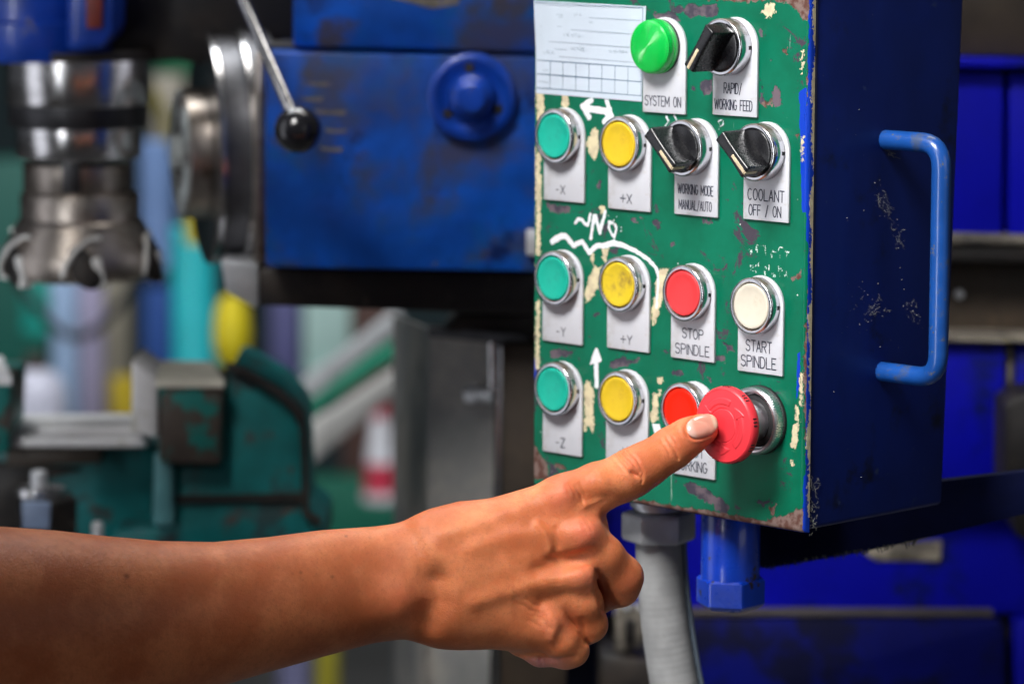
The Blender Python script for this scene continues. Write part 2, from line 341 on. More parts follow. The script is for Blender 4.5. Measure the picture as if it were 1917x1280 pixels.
def build_lid():
    r = 2.4
    def prof(a0, a1, step):
        wall = [(0, LIDT), (0, 3.8), (0, r)]
        ar = [(r-r*math.cos(t), r-r*math.sin(t)) for t in np.linspace(0, PI/2, 6)[1:]]
        e = wall+ar; n = int((a1-a0-2*r)/step)
        mid = [(a0+r+(a1-a0-2*r)*i/n, 0) for i in range(1, n)]
        return [(a0+x, y) for x, y in e]+mid+[(a1-x, y) for x, y in reversed(e)]
    px, pz = prof(PX0, PX1, .9), prof(PZ0, PZ1, .9); nx, nz = len(px), len(pz)
    X = np.array([a[0] for a in px]); YX = np.array([a[1] for a in px]); Z = np.array([a[0] for a in pz]); YZ = np.array([a[1] for a in pz])
    gx, gz = np.meshgrid(X, Z, indexing='ij'); gy = np.minimum(YX[:, None]+YZ[None, :], LIDT)
    V = np.stack([gx, gy, gz], -1).reshape(-1, 3); P = V[:, [0, 2]]
    ex = (YX[:, None]+0*YZ[None, :]).reshape(-1); ez = (0*YX[:, None]+YZ[None, :]).reshape(-1)
    # distance from each border, unrolled over the rounded edge
    dR = (PX1-V[:, 0])-ex; dL = (V[:, 0]-PX0)-ex; dB = (V[:, 2]-PZ0)-ez; dT = (PZ1-V[:, 2])-ez
    big = 99.0; A = {}
    wear = np.full(len(P), big)
    def addw(pts, off=0):
        nonlocal wear; wear = np.minimum(wear, poly_sd(P, pp(pts))+off)
    for pts in ([(1252, 12), (1300, 5), (1348, 10), (1345, 30), (1310, 36), (1262, 28)], [(1215, 22), (1262, 18), (1275, 40), (1228, 46)],
                [(1306, 150), (1334, 146), (1338, 172), (1318, 186), (1308, 170)], [(1286, 150), (1302, 158), (1303, 176), (1292, 166)],
                [(1421, 160), (1432, 156), (1432, 192), (1422, 200)], [(1440, 170), (1455, 157), (1466, 175), (1462, 200), (1448, 202)],
                [(1419, 50), (1430, 55), (1430, 78), (1421, 72)], [(1110, 345), (1125, 336), (1130, 356), (1116, 358)], [(1020, 376), (1068, 382), (1072, 404), (1026, 402)],
                [(1218, 412), (1230, 406), (1240, 414), (1234, 432), (1221, 430)], [(1194, 402), (1210, 404), (1206, 413), (1196, 411)],
                [(1158, 396), (1182, 404), (1206, 420), (1200, 424), (1176, 411)], [(1252, 452), (1264, 448), (1268, 462), (1256, 466)],
                [(1026, 654), (1050, 650), (1074, 656), (1064, 676), (1030, 672)], [(1136, 694), (1140, 676), (1164, 662), (1176, 672), (1200, 668), (1194, 682), (1168, 690)],
                [(1352, 640), (1372, 636), (1378, 660), (1360, 668)], [(1336, 662), (1362, 664), (1358, 682), (1338, 676)],
                [(1230, 656), (1252, 650), (1250, 662)], [(1277, 905), (1298, 896), (1326, 917), (1374, 947), (1364, 957), (1330, 945), (1288, 927)],
                [(1338, 934), (1372, 948), (1360, 966), (1336, 954)], [(1400, 935), (1440, 930), (1456, 944), (1424, 950)], [(1246, 692), (1274, 690), (1282, 702), (1258, 706)],
                [(1420, 100), (1427, 98), (1428, 108)], [(1440, 112), (1450, 108), (1446, 118)], [(1310, 408), (1340, 414), (1336, 424), (1318, 420)], [(1316, 700), (1340, 706), (1330, 716)],
                [(1110, 590), (1122, 580), (1128, 590)], [(1120, 250), (1126, 262), (1120, 268)]):
        addw(pts, 1.0)
    A['wear'] = wear
    rust = np.minimum.reduce([poly_sd(P, pp([(1290, -30), (1520, -40), (1520, 40), (1502, 44), (1480, 14), (1440, 8), (1380, 10), (1320, 4)]))+1.6,
        np.where(V[:, 0] > -120, dB-3.2, big), dB-.5+2.2*np.abs(np.sin(V[:, 0]*.11)),
        poly_sd(P, pp([(1440, 962), (1470, 955), (1512, 940), (1512, 1010), (1380, 990), (1410, 972)]))+2.0,
        poly_sd(P, pp([(1436, 948), (1456, 940), (1452, 965), (1442, 968)]))+.8,
        poly_sd(P, pp([(996, 820), (1014, 850), (1030, 870), (1028, 902), (990, 902)]))+1.2,
        poly_sd(P, pp([(1030, 862), (1064, 866), (1060, 885), (1034, 880)]))+1.6,
        poly_sd(P, pp([(1476, 520), (1500, 500), (1504, 522), (1480, 534)]))+1.4, poly_sd(P, pp([(1484, 250), (1500, 245), (1494, 266)]))+1.2,
        poly_sd(P, pp([(1462, 92), (1476, 88), (1474, 104), (1464, 104)]))+.8, poly_sd(P, pp([(1424, 190), (1446, 186), (1448, 200), (1430, 202)]))+.3,
        poly_sd(P, pp([(1390, 512), (1424, 520), (1420, 526)]))+.9,
        dR+1.2+1.8*np.sin(V[:, 2]*.045+1.0), dL+1.5+1.0*np.sin(V[:, 2]*.06)])
    A['rust'] = rust
    A['blue'] = np.minimum.reduce([np.where((V[:, 2] < 30) | (V[:, 2] > 150), dR-.1, dR+1.4), dB+.9, dL+1.6, poly_sd(P, pp([(1490, 660), (1500, 655), (1500, 720), (1488, 770)]))+.9,
        poly_sd(P, pp([(1494, 170), (1512, 160), (1512, 400), (1500, 400), (1497, 260)]))+.5, poly_sd(P, pp([(996, 670), (1004, 672), (1004, 720), (996, 715)]))])
    cream = np.full(len(P), big)
    for pts, o in (([(1431, 12), (1440, 6), (1451, 9), (1450, 22), (1440, 34), (1425, 25)], .2), ([(1052, 174), (1064, 175), (1064, 204), (1052, 203)], 0),
                ([(1005, 172), (1019, 174), (1016, 232), (1006, 236)], 0), ([(1004, 232), (1013, 232), (1012, 480), (1004, 480)], .2), ([(1003, 300), (1014, 330), (1013, 372), (1003, 372)], 0),
                ([(1004, 560), (1011, 560), (1009, 690), (1002, 690)], .2),
                ([(1096.6, 267), (1112, 240), (1120, 246), (1118, 259), (1121, 272), (1116, 295), (1110.6, 298), (1105, 288)], 0),
                ([(1097, 567), (1095, 549), (1100, 526), (1108.5, 505), (1126, 497), (1122, 530), (1117, 543), (1105, 561)], .3),
                ([(1128, 466), (1139, 466), (1134, 494), (1128, 490)], .1), ([(1124, 386), (1130, 384), (1133, 398), (1124, 402)], 0), ([(1107, 480), (1112, 478), (1112, 496), (1106, 490)], 0),
                ([(1222.5, 608), (1218, 584), (1227, 552), (1228, 523), (1234, 508), (1247, 498), (1251, 504), (1241, 555), (1233, 584)], .1),
                ([(1100, 709), (1113, 732), (1110, 748), (1110, 785), (1113, 804), (1109, 809), (1103, 790), (1097, 804), (1094, 813), (1092, 796), (1096, 781), (1095, 721)], 0),
                ([(1222, 737), (1231, 738), (1232, 759), (1230, 788), (1221, 790), (1216, 777), (1221, 768)], 0),
                ([(1230, 706), (1240, 706), (1241, 716), (1232, 717)], .3), ([(1232, 729), (1239, 728), (1238, 740), (1232, 740)], .4),
                ([(1498, 702), (1502, 702), (1500, 760), (1496, 762)], 0), ([(1489, 762), (1496, 758), (1496, 788), (1490, 788)], 0), ([(1482, 838), (1484, 798), (1494, 792), (1492, 828), (1487, 844)], 0),
                ([(1501, 96), (1505, 94), (1504, 130), (1501, 136)], .1), ([(1500, 262), (1504, 258), (1503, 300), (1500, 304)], .1), ([(1480, 862), (1486, 860), (1486, 872), (1480, 874)], .6)):
        cream = np.minimum(cream, poly_sd(P, pp(pts))+o-.25)
    edge = (dR+3.3)+1.6*np.sin(V[:, 2]*.16)*np.sin(V[:, 2]*.05+2)
    cream = np.minimum(cream, np.where(V[:, 2] > 8, edge, big)); cream = np.minimum(cream, np.where(V[:, 2] > 60, dL-.3+.8*np.sin(V[:, 2]*.2), big))
    A['cream'] = cream
    white = np.full(len(P), big)
    for pts, w in (([(1099, 203), (1134, 209)], 2.9), ([(1090, 200), (1107, 188)], 2.6), ([(1091, 200), (1103, 220)], 2.6), ([(1136, 190), (1145, 217)], 2.5), ([(1144, 214), (1131, 229)], 2.5),
                ([(1077, 417), (1082, 411), (1089, 411), (1096, 420), (1101, 421)], 2.0), ([(1105, 401), (1101, 422)], 1.9), ([(1112, 405), (1106, 447)], 2.2), ([(1115, 404), (1123, 436)], 2.2), ([(1123, 436), (1133, 396)], 2.2),
                ([(1141, 415), (1152, 421), (1154, 428), (1150, 445), (1144, 437), (1140, 426), (1140, 415)], 1.5),
                ([(1034, 452), (1050, 442), (1059, 442), (1074, 460), (1090, 452), (1103, 473), (1117, 460), (1131, 460), (1149, 455), (1166, 459), (1190, 470), (1215, 487), (1228, 501), (1231, 512)], [2.8, 2.8, 2.6, 2.3, 2.2, 2.2, 2.2, 2.4, 2.6, 2.2, 2, 1.8, 1.7, 1.6]),
                ([(1231, 512), (1232, 530), (1229, 575)], 1.2), ([(1116, 680), (1117, 722)], 2.6), ([(1247, 218), (1252, 228)], 1.1), ([(1262, 216), (1266, 224)], 1.0),
                ([(1345.5, 242), (1345, 226), (1354, 225), (1353.5, 234), (1347.5, 237)], .5), ([(1249, 232), (1245, 236)], .6)):
        white = np.minimum(white, seg_sd(P, pp(pts), np.asarray(w)*(1.0 if 400 < pts[0][1] < 440 else 1.25)))
    white = np.minimum(white, poly_sd(P, pp([(1115, 650), (1120, 654), (1127, 677), (1117, 679), (1104, 683), (1109, 664)])))
    white = np.minimum(white, poly_sd(P, pp([(1221, 793), (1235, 793), (1238, 806), (1246, 804), (1244, 812), (1230, 821), (1223, 806)])))
    for u, v in ((1139, 403), (1149, 411), (1159, 422), (1162, 426), (1163, 432), (1158, 437), (1154, 405)): white = np.minimum(white, seg_sd(P, pp([(u, v), (u+.4, v+.4)]), .9))
    A['white'] = white
    fl = np.full(len(P), big); rr = random.Random(3)
    for row, (v0, v1) in enumerate(((456, 474), (490, 508))):
        for cx in np.linspace(1404, 1470, 6):
            for _ in range(3):
                u = cx+rr.uniform(-4, 4); a = rr.uniform(v0, v1)+.1*(cx-1404); dv = rr.choice([(0, 9), (7, 1), (5, 6), (0, 6)])
                fl = np.minimum(fl, seg_sd(P, pp([(u, a), (u+dv[0], a+dv[1])]), .8)+.15)
    A['fleck'] = fl
    idx = np.arange(nx*nz).reshape(nx, nz)
    F = np.stack([idx[:-1, :-1], idx[1:, :-1], idx[1:, 1:], idx[:-1, 1:]], -1).reshape(-1, 4)
    me = bpy.data.meshes.new('cover'); me.from_pydata((V*.001).tolist(), [], F.tolist())
    for a, arr in A.items():
        l = me.attributes.new(a, 'FLOAT', 'POINT'); l.data.foreach_set('value', np.clip(arr, -20, 60).astype(np.float32))
    me.shade_smooth(); me.materials.append(M['lid'])
    o = bpy.data.objects.new('cover', me); COL.objects.link(o); o.parent = panel; return o
build_lid()
bb = box(PX0+1, PX1-.9, LIDT+.6, 114, PZ0+.8, PZ1-.8, 2.6, 4)
for v_ in bb.verts:
    if v_.co.y > 60: v_.co.y += 11.5*v_.co.z/PZ1           # the back leans away slightly towards the top
put('box_body', bb, M['blue'], panel)
put('lid_seal', box(PX0+2.2, PX1-2.2, LIDT-.2, LIDT+1.2, PZ0+2.2, PZ1-2.2), M['black_gap'], panel)

# handle on the side
h0, h1 = onside(1657, 262), onside(1656, 695); hy = (h0[1]+h1[1])/2
def bend(p0, c, p1, n=7): return [tuple((1-t)**2*np.array(p0)+2*t*(1-t)*np.array(c)+t*t*np.array(p1)) for t in np.linspace(0, 1, n)]
OUT, RB = 36.5, 13
path = [(-1.5, hy, h0[2]), (OUT-RB, hy, h0[2])]+bend((OUT-RB, hy, h0[2]), (OUT, hy, h0[2]), (OUT, hy, h0[2]-RB))[1:]+[(OUT, hy, h0[2]-RB-8*i) for i in range(1, 9)] + bend((OUT, hy, h1[2]+RB), (OUT, hy, h1[2]), (OUT-RB, hy, h1[2]))+[(-1.5, hy, h1[2])]
put('handle', tube(path, 5.1, 20), M['handle_blue'], panel, 60)
# cobwebs and fluff on the side
def web(cx, pts, r=.16):
    bms = []
    for q in pts:
        P = [onside(u, v, cx) for u, v in q]; P = [(cx+random.uniform(0, .5), p[1]+random.uniform(-.5, .5), p[2]+random.uniform(-.5, .5)) for p in P]
        bms.append(tube(P, r, 5))
    return fuse(*bms)
def wander(u, v, du, dv, n, j=2.5):
    out = []
    for i in range(n): out.append((u+du*i/n+random.uniform(-j, j), v+dv*i/n+random.uniform(-j, j)))
    return out
wb = []
def strand(u, v, du, dv): wb.append(wander(u, v, du, dv, 6, 1.6))
for k_ in range(26):
    f_ = random.random(); u = 1640+44*f_+random.gauss(0, 5); v = 345+112*f_+random.gauss(0, 7); strand(u, v, random.gauss(4, 8), random.gauss(8, 9))
for k_ in range(14): strand(1600+random.uniform(0, 60), 590-random.uniform(0, 34), random.gauss(10, 9), random.gauss(-6, 7))
for k_ in range(6): strand(1655+random.uniform(0, 10), 282+random.uniform(0, 8), random.uniform(12, 34), random.gauss(0, 5))
for k_ in range(5): strand(1692+random.uniform(0, 20), 560+random.uniform(0, 40), random.uniform(3, 12), random.uniform(6, 18))
sk_ = []
for k_ in range(110):
    f_ = random.random(); c_ = random.choice([(1640+44*f_, 345+112*f_, 9), (1625, 575, 26), (1560+200*random.random(), 200+700*random.random(), 4), (1700+20*f_, 560+50*f_, 6)])
    p_ = onside(c_[0]+random.gauss(0, c_[2]), c_[1]+random.gauss(0, c_[2]), -.8); sk_.append(ball((-.8, p_[1], p_[2]), random.choice([.10, .13, .18, .25]), 6))
put('dust_specks', fuse(*sk_), plain('dust', (.34, .34, .33), .9), panel, 60, kind='stuff')
put('cobweb', web(-.75, wb, .05), M['web'], panel, 60, kind='stuff')
fz = [wander(1516+random.uniform(-2, 14), random.uniform(890, 1000), random.uniform(-8, 10), random.uniform(-14, 14), 5, 2.5) for _ in range(36)]
put('dust_fluff', web(-.6, fz, .08), M['web'], panel, 60, kind='stuff')

# ---- operators on the panel
def legend_plate(par, bw, bl, bottom, top_r=15.2, t=1.7):
    pts = [(bl, bottom), (bl+bw, bottom)]+[(bl+bw/2+bw/2*math.cos(a), bw/2*math.sin(a)) for a in np.linspace(0, PI, 19)]
    put('legend_plate', prism(pts, -t, -.02, .28, 2), M['plate'], par)
def bezel(par, depth, r=14.7, name='bezel'):
    pr = [(12.0, 1.7), (r-.5, 1.7), (r, 2.3), (r, depth-1.0), (r-.25, depth-.35), (r-.9, depth), (12.75, depth), (12.35, depth-.5), (12.25, depth-3)]
    put(name, xf(lathe(pr, 64), FRONT), M['chrome'], par, 50, recalc=False)
    put('bezel_notch', box(r-.9, r+.06, -4.1, -2.3, -1.0, 1.0), M['black_gap'], par)
    put('gasket', xf(lathe([(12.3, depth-2.6), (9, depth-2.6)], 48), FRONT), M['black_gap'], par)
# each: ring centre px, depth of ring, plate bottom corners px, text lines (text, centre px, width px, cap height px)
def base_of(ring, depth): q = onpanel(ring[0], ring[1], -depth); return q[0], q[2]
SH = math.tan(math.radians(.3))
def operator(name, label, ring, depth, corners, texts, tilt=0.0):
    x, z = base_of(ring, depth); par = holder(name, panel, (x, 0, z), label)
    a, b = onpanel(*corners[0], -1.7), onpanel(*corners[1], -1.7)
    bw = b[0]-a[0]; cx = (a[0]+b[0])/2-x; bottom = (a[2]+b[2])/2-z
    legend_plate(par, min(max(bw, 29.6), 30.8), cx-min(max(bw, 29.6), 30.8)/2, bottom)
    L = []
    for tx, (u, v), wpx, hpx in texts:
        q = onpanel(u, v, -1.7); w = abs(onpanel(u+wpx/2, v, -1.7)[0]-onpanel(u-wpx/2, v, -1.7)[0])
        L.append((tx, q[0]-x, q[2]-z, w, hpx/3.62, 0.0))
    if L: put('lettering', lettering(L, -1.76), M['ink'], par, None)
    return par
def cap(par, depth, mat, dish=.9):
    pr = [(11.6, depth-2.6), (11.75, depth-.9), (11.6, depth-.35), (11.2, depth-.15), (9.5, depth-.3-dish*.4), (6, depth-.3-dish*.85), (2.5, depth-.3-dish), (0, depth-.3-dish)]
    put('cap', xf(lathe(pr, 56), FRONT), mat, par, 50)
BD = 8.2
for lab, ring, cor, tx, mt in (
    ('teal push button marked -X', (1035.5, 255.4), ((1017.7, 374), (1093, 379.6)), [('-X', (1049, 355), 17, 16.5)], 'teal_cap'),
    ('yellow push button marked +X', (1157, 270.4), ((1138, 390.4), (1217, 396.3)), [('+X', (1172, 372), 21, 17.5)], 'yellow_cap'),
    ('teal push button marked -Y', (1034, 521.4), ((1015, 637), (1089.5, 645.8)), [('-Y', (1050, 620.5), 17, 17)], 'teal_cap'),
    ('soiled yellow push button marked +Y', (1156, 533), ((1135.4, 650.8), (1215, 659.6)), [('+Y', (1172.5, 635.5), 21, 17)], 'yellow_dirty'),
    ('red push button marked STOP SPINDLE', (1277.3, 549.4), ((1255.5, 667.8), (1336.4, 679.4)), [('STOP', (1297, 625), 39, 18.5), ('SPINDLE', (1296, 655), 63, 19)], 'red_cap'),
    ('ivory push button marked START SPINDLE', (1404.7, 573.4), ((1380, 692.6), (1465, 704.9)), [('START', (1420.5, 648.5), 48, 20.5), ('SPINDLE', (1420, 678), 65, 20.5)], 'white_cap'),
    ('teal push button marked -Z', (1033.5, 729), ((1015.6, 844.9), (1088.4, 853.2)), [('-Z', (1049, 828), 17, 18)], 'teal_cap'),
    ('yellow push button marked +Z partly behind the finger', (1154, 747), ((1133, 862), (1213, 871)), [('+Z', (1172, 845), 21, 17.5)], 'yellow_cap'),
    ('lit red push button behind the stop button and finger', (1273, 769), ((1257.6, 885), (1337.8, 898.3)), [('FAST', (1297, 845.5), 42, 19), ('WORKING', (1292, 871.5), 63, 19.5)], 'red_lit')):
    par = operator('push_button', lab, ring, BD, cor, tx); bezel(par, BD); cap(par, BD, M[mt])
    if mt == 'red_lit': pass
# pilot light
par = operator('pilot_light', 'round green signal lamp marked SYSTEM ON', (1218, 88), 9.0, ((1203, 209.3), (1282.5, 214.9)), [('SYSTEM ON', (1241, 190), 67, 18.5)])
t = NT('green_lens'); sep = t.n('SeparateXYZ'); t.l(t.tc.outputs['Object'], sep.inputs[0])
rad = t.math('SQRT', t.math('ADD', t.math('MULTIPLY', sep.outputs[0], sep.outputs[0]), t.math('MULTIPLY', sep.outputs[2], sep.outputs[2])))
wv = t.math('SINE', t.math('MULTIPLY', rad, 2*PI/.00075)); t.bump(wv, .55, .0004)
t.col(t.mix(t.ramp(t.noise(60), .3, .7), (.0, .44, .05), (.0, .52, .07))); t.set(Roughness=.28, Emission_Color=(0, 1, .12, 1), Emission_Strength=.03, Coat_Weight=.2, Subsurface_Weight=.1, Subsurface_Radius=(.002, .006, .002))
M['lens'] = t.m
put('lamp_base', xf(lathe([(14.2, 1.7), (14.2, 3.0), (13.6, 3.2)], 56), FRONT), M['black_gap'], par, 40)
put('lens', xf(lathe([(13.9, 3.0), (14.3, 3.4), (14.3, 5.2), (13.9, 5.5), (14.1, 5.9), (14.0, 9.2), (13.5, 10.3), (12.4, 10.9), (8, 11.5), (4, 11.8), (0, 11.9)], 72), FRONT), M['lens'], par, 45)
# selector switches
def selector(lab, ring, cor, tx, ang):
    D = 10.2; par = operator('selector_switch', lab, ring, D, cor, tx); bezel(par, D)
    put('knob', xf(lathe([(12.1, D-2), (12.1, D+.2), (11.4, D+.7), (0, D+.9)], 56), FRONT), M['knob'], par, 40)
    rot = Matrix.Rotation(-ang, 4, 'Y')      # local x -> pointing direction in the panel plane
    # waisted lever bar lofted along its length: x along pointer, y across, h outward
    V, F = [], []; N = 14; hs = [D+.6, D+3, 19, 24.0, 25.6, 26.1]
    for i in range(N+1):
        s = -12.4+24.8*i/N; e = abs(s)/12.4
        for j, h in enumerate(hs):
            w = (4.1-.5*(h-D)/16)*(1-.16*(1-e*e)*min(1, (h-D)/12)); w *= (1, 1, 1, 1, .95, .84)[j]
            sh = s*(1+.02*(h-D)/16)
            V += [(sh, -w, h), (sh, w, h)]
    m = len(hs)*2
    for i in range(N):
        for j in range(len(hs)-1):
            a = i*m+2*j; F += [(a, a+2, a+m+2, a+m), (a+1, a+m+1, a+m+3, a+3)]
        a = i*m+m-2; F.append((a, a+1, a+m+1, a+m))
    for base in (0, N*m):
        for j in range(len(hs)-1):
            a = base+2*j; F.append((a, a+1, a+3, a+2))
    bm = bm_from(V, F); bmesh.ops.recalc_face_normals(bm, faces=bm.faces); bevel(bm, .5, 2, 50)
    grip = put('grip', xf(xf(bm, FRONT), rot), M['knob'], par, 40)
    st = fuse(box(.5, 12.2, -.95, .95, 25.9, 26.35, .2), box(12.25, 12.85, -.95, .95, 17.0, 26.0, .1))
    put('pointer_stripe', xf(xf(st, FRONT), rot), M['stripe'], par)
# FRONT maps local (x,y,h) -> (x,-h,y); rot about Y by -ang turns x toward +z
selector('black selector switch marked RAPID/WORKING FEED, its lever pointing down to the left', (1347, 89), ((1333.7, 215), (1416.4, 220)), [('RAPID/', (1372, 166), 33, 19), ('WORKING FEED', (1373, 197), 70, 18.5)], math.radians(235))
selector('black selector switch marked WORKING MODE MANUAL/AUTO', (1274, 278), ((1262, 401), (1343, 406.8)), [('WORKING MODE', (1302, 355.5), 66, 18), ('MANUAL/AUTO', (1301.5, 385), 61, 17.5)], math.radians(-45))
selector('black selector switch marked COOLANT OFF/ON', (1409, 286), ((1391, 409), (1476, 418.3)), [('COOLANT', (1434, 366), 68, 20.5), ('OFF / ON', (1432, 395), 60, 19.5)], math.radians(-45))
# emergency stop
ECOL, EFACE = 7.6, 29.5
ex, ez = base_of((1406, 788), ECOL)
es = holder('emergency_stop', panel, (ex, 0, ez), 'red mushroom stop button on a knurled chrome collar, pressed by the fingertip')
put('base_ring', xf(lathe([(17.9, .05), (17.9, 1.6), (17.3, 2.2), (14, 2.2)], 64), FRONT), M['black_gap'], es)
kn = lathe([(16.6, 1.8), (17.2, 2.0), (17.2, 2.01), (17.2, 6.3), (17.2, 6.31), (16.7, 7.2), (16.2, 7.6), (15.2, 7.6), (14.6, 7.0), (14.2, 3.5), (12, 3.4)], 720, lambda a, r, h: 1+(.017*(1 if math.sin(a*80+.01) > 0 else -1) if 1.99 < h < 6.32 and r > 17 else 0))
put('knurled_collar', xf(kn, FRONT), M['collar'], es, 25)
put('inner_seal', xf(lathe([(13.9, 3.6), (13.4, 5.6), (12.2, 6.2), (10, 6.2)], 56), FRONT), M['black_gap'], es, 40)
put('stem', xf(lathe([(10.8, 4), (10.8, 8), (10.2, 12), (9.2, 20), (9.2, 23)], 48), FRONT), M['collar'], es, 40)
RH = 20.0
def head():
    prof = [(9.2, 19.2), (14.2, 19.6), (16.8, 20.6), (18.3, 22.0), (19.4, 23.0), (19.9, 24.0), (20.0, 25.2), (19.8, 27.2), (19.3, 28.2), (18.5, 28.75)]
    n = 360; rr = np.linspace(18.3, 0, 74)
    ring = [(r, h) for r, h in prof]
    V = []; A = np.arange(n)*2*PI/n
    for r, h in ring: V.append(np.stack([r*np.cos(A), r*np.sin(A), np.full(n, h)], -1))
    for r in rr:
        hh = np.full(n, 29.5-.75*(r/18.5)**2-.12)
        deg = (np.degrees(A)) % 360
        sdall = np.full(n, 9.0)
        for base in (0, 120, 240):
            d = (deg-base+60) % 360                       # arrow runs from d=8 to d=84, head to 112
            inn = np.maximum(np.abs(r-12.6)-1.5, np.maximum(8-d, d-84)*r*PI/180)
            hw = 3.0*(112-d)/28
            hd = np.maximum(np.abs(r-12.6)-hw, np.maximum(84-d, d-112)*r*PI/180)
            sdall = np.minimum(sdall, np.minimum(inn, hd))
        hh = hh+.42*np.clip(.5-sdall/.5, 0, 1)-.30*np.exp(-((r-8.8)/.28)**2)
        V.append(np.stack([r*np.cos(A)*(1 if r > 0 else 0), r*np.sin(A), hh], -1))
    V = np.concatenate(V).reshape(-1, 3); m = len(ring)+len(rr)
    idx = np.arange(m*n).reshape(m, n); nx = np.roll(idx, -1, 1)
    F = np.stack([idx[:-1], nx[:-1], nx[1:], idx[1:]], -1).reshape(-1, 4)
    return bm_from(V.tolist(), F.tolist())
put('mushroom_head', xf(head(), FRONT), M['estop_red'], es, 50)
nt = []
for g in range(9):
    for k in (-1, 0, 1):
        a = math.radians(g*40+10+k*5.2); nt.append(xf(box(19.55, 20.12, -.42, .42, 25.0, 27.4, .15, 1), Matrix.Rotation(a, 4, 'Z')))
put('grip_notches', xf(fuse(*nt), FRONT), M['estop_dark'], es)

# ------------------------------------------------------------------ paper chart taped to the cover
c4 = [onpanel(*p, -.1) for p in ((1004, 1), (1210, 12.5), (1202, 190.5), (1004, 175))]
paper = thing('paper_chart', 'faded white paper chart with a two row grid taped to the green panel', 'paper', (c4[3][0]*.001, -.0002, c4[3][2]*.001))
o0 = c4[3]
def onp(u, v, y=-.25): q = onpanel(u, v, y); return (q[0]-o0[0], q[2]-o0[2])
N = 14; V = []; F = []
for j in range(N+1):
    for i in range(N+1):
        a, b = i/N, j/N; q = (1-b)*((1-a)*c4[0]+a*c4[1])+b*((1-a)*c4[3]+a*c4[2])-o0
        V.append((q[0], -.25-1.6*max(0, 1-a*5)*max(0, 1-b*2)-.12*math.sin(a*5+b*4), q[2]))
for j in range(N):
    for i in range(N): k = j*(N+1)+i; F.append((k, k+N+1, k+N+2, k+1))
sh = bm_from(V, F); ex_ = bmesh.ops.extrude_face_region(sh, geom=list(sh.faces)); 
bmesh.ops.translate(sh, verts=[e for e in ex_['geom'] if isinstance(e, bmesh.types.BMVert)], vec=(0, .14, 0))
put('sheet', sh, M['paper'], paper, 60, recalc=True)
LN, LP = [], []
z5 = lambda x, y: (1000+x/6.736, y/6.736)
def ln(dst, pts, w): dst.append(([onp(*z5(*p)) for p in pts], w))
ln(LN, [(40, 30), (1375, 100)], .35); ln(LN, [(1375, 100), (1365, 900)], .35); ln(LN, [(40, 760), (1310, 850)], .38); ln(LN, [(40, 932), (1355, 1035)], .42); ln(LN, [(40, 1108), (1355, 1210)], .38)
for x0, y0, y1 in ((210, 780, 1118), (370, 790, 1128), (533, 800, 1140), (697, 812, 1152), (860, 822, 1165), (1025, 835, 1178), (1190, 850, 1192), (1358, 880, 1208)): ln(LN, [(x0, y0), (x0-5, y1)], .3)
for p in ([(700, 225), (1350, 262)], [(465, 378), (1240, 432)], [(190, 525), (1220, 600)], [(320, 715), (1280, 790)], [(770, 566), (980, 582)], [(200, 180), (370, 192)], [(90, 330), (160, 335)], [(90, 445), (165, 450)], [(260, 335), (350, 338)], [(265, 620), (410, 632)], [(50, 1022), (190, 1045)]): ln(LP, p, .22)
rr = random.Random(5)
for cx, cy, n_, sz in ((560, 190, 5, 60), (350, 210, 3, 50), (470, 440, 8, 55), (590, 460, 4, 50), (200, 660, 6, 60), (560, 610, 8, 60), (640, 640, 4, 50), (1050, 650, 9, 55), (1160, 660, 3, 45), (730, 280, 2, 25), (150, 885, 3, 30)):
    for k in range(n_):
        x = cx+(k-n_/2)*22+rr.uniform(-6, 6); ln(LP, [(x, cy+rr.uniform(-sz, 0)*.6), (x+rr.uniform(-14, 16), cy+rr.uniform(-6, 12)), (x+rr.uniform(2, 22), cy+rr.uniform(0, sz)*.6)], .2)
def marks(L, y):
    V, F = [], []
    for k, (p, w) in enumerate(L):
        v, f = ribbon(p, w, y-.008*(k % 7)); 
        v = [(a, b-1.6*max(0, 1-(a/56.)*5)*max(0, 1-((49-c)/49.)*2)-.13, c) for a, b, c in v]
        F += [tuple(i+len(V) for i in q) for q in f]; V += v
    bm = bm_from(V, F)
    for fc in bm.faces:
        if fc.normal.y > 0: fc.normal_flip()
    return bm
put('printed_grid', marks(LN, -.25), M['print'], paper, None); put('pencil_notes', marks(LP, -.26), M['pencil'], paper, None)

# ------------------------------------------------------------------ conduit under the box, swing arm, pivot
q = onpanel(1233, 955, 42); cx_, cy_, cz_ = q[0], 42.0, q[2]
con = thing('cable_conduit', 'grey flexible conduit with a zinc gland nut under the green panel', 'conduit', (cx_*.001, cy_*.001, cz_*.001))
hexr = lambda a, r, h: math.cos(PI/6)/math.cos(((a+math.radians(14)) % (PI/3))-PI/6)
put('gland_nut', lathe([(17.5, -16.8), (19.6, -15.8), (20.4, -14), (20.4, -2.6), (19.6, -1), (17.4, -.2)], 72, lambda a, r, h: min(1, hexr(a, r, h)*1.0)), M['zinc'], con, 22, recalc=True)
put('locknut', lathe([(12, 1.2-cz_), (15.5, 1.2-cz_), (15.5, 2.5), (13, 2.4), (13, -.1), (12, -.1)], 48), M['zinc'], con, 30, recalc=True)
put('washer', lathe([(13.2, .4), (13.2, -1.2)], 40), M['black_gap'], con, 30, recalc=True)
hp = []
for i in range(260):
    t_ = i/259; z = -14-t_*110; hp.append((13.5*t_**1.6*1.2, -2*t_, z))
put('hose', tube([(p[0]*math.cos(TH), p[0]*math.sin(TH)+p[1], p[2]) for p in hp], lambda t_: 12.6+.03*math.sin(t_*190)+.03*math.sin(t_*61)+.8*t_, 36), M['conduit'], con, 60)
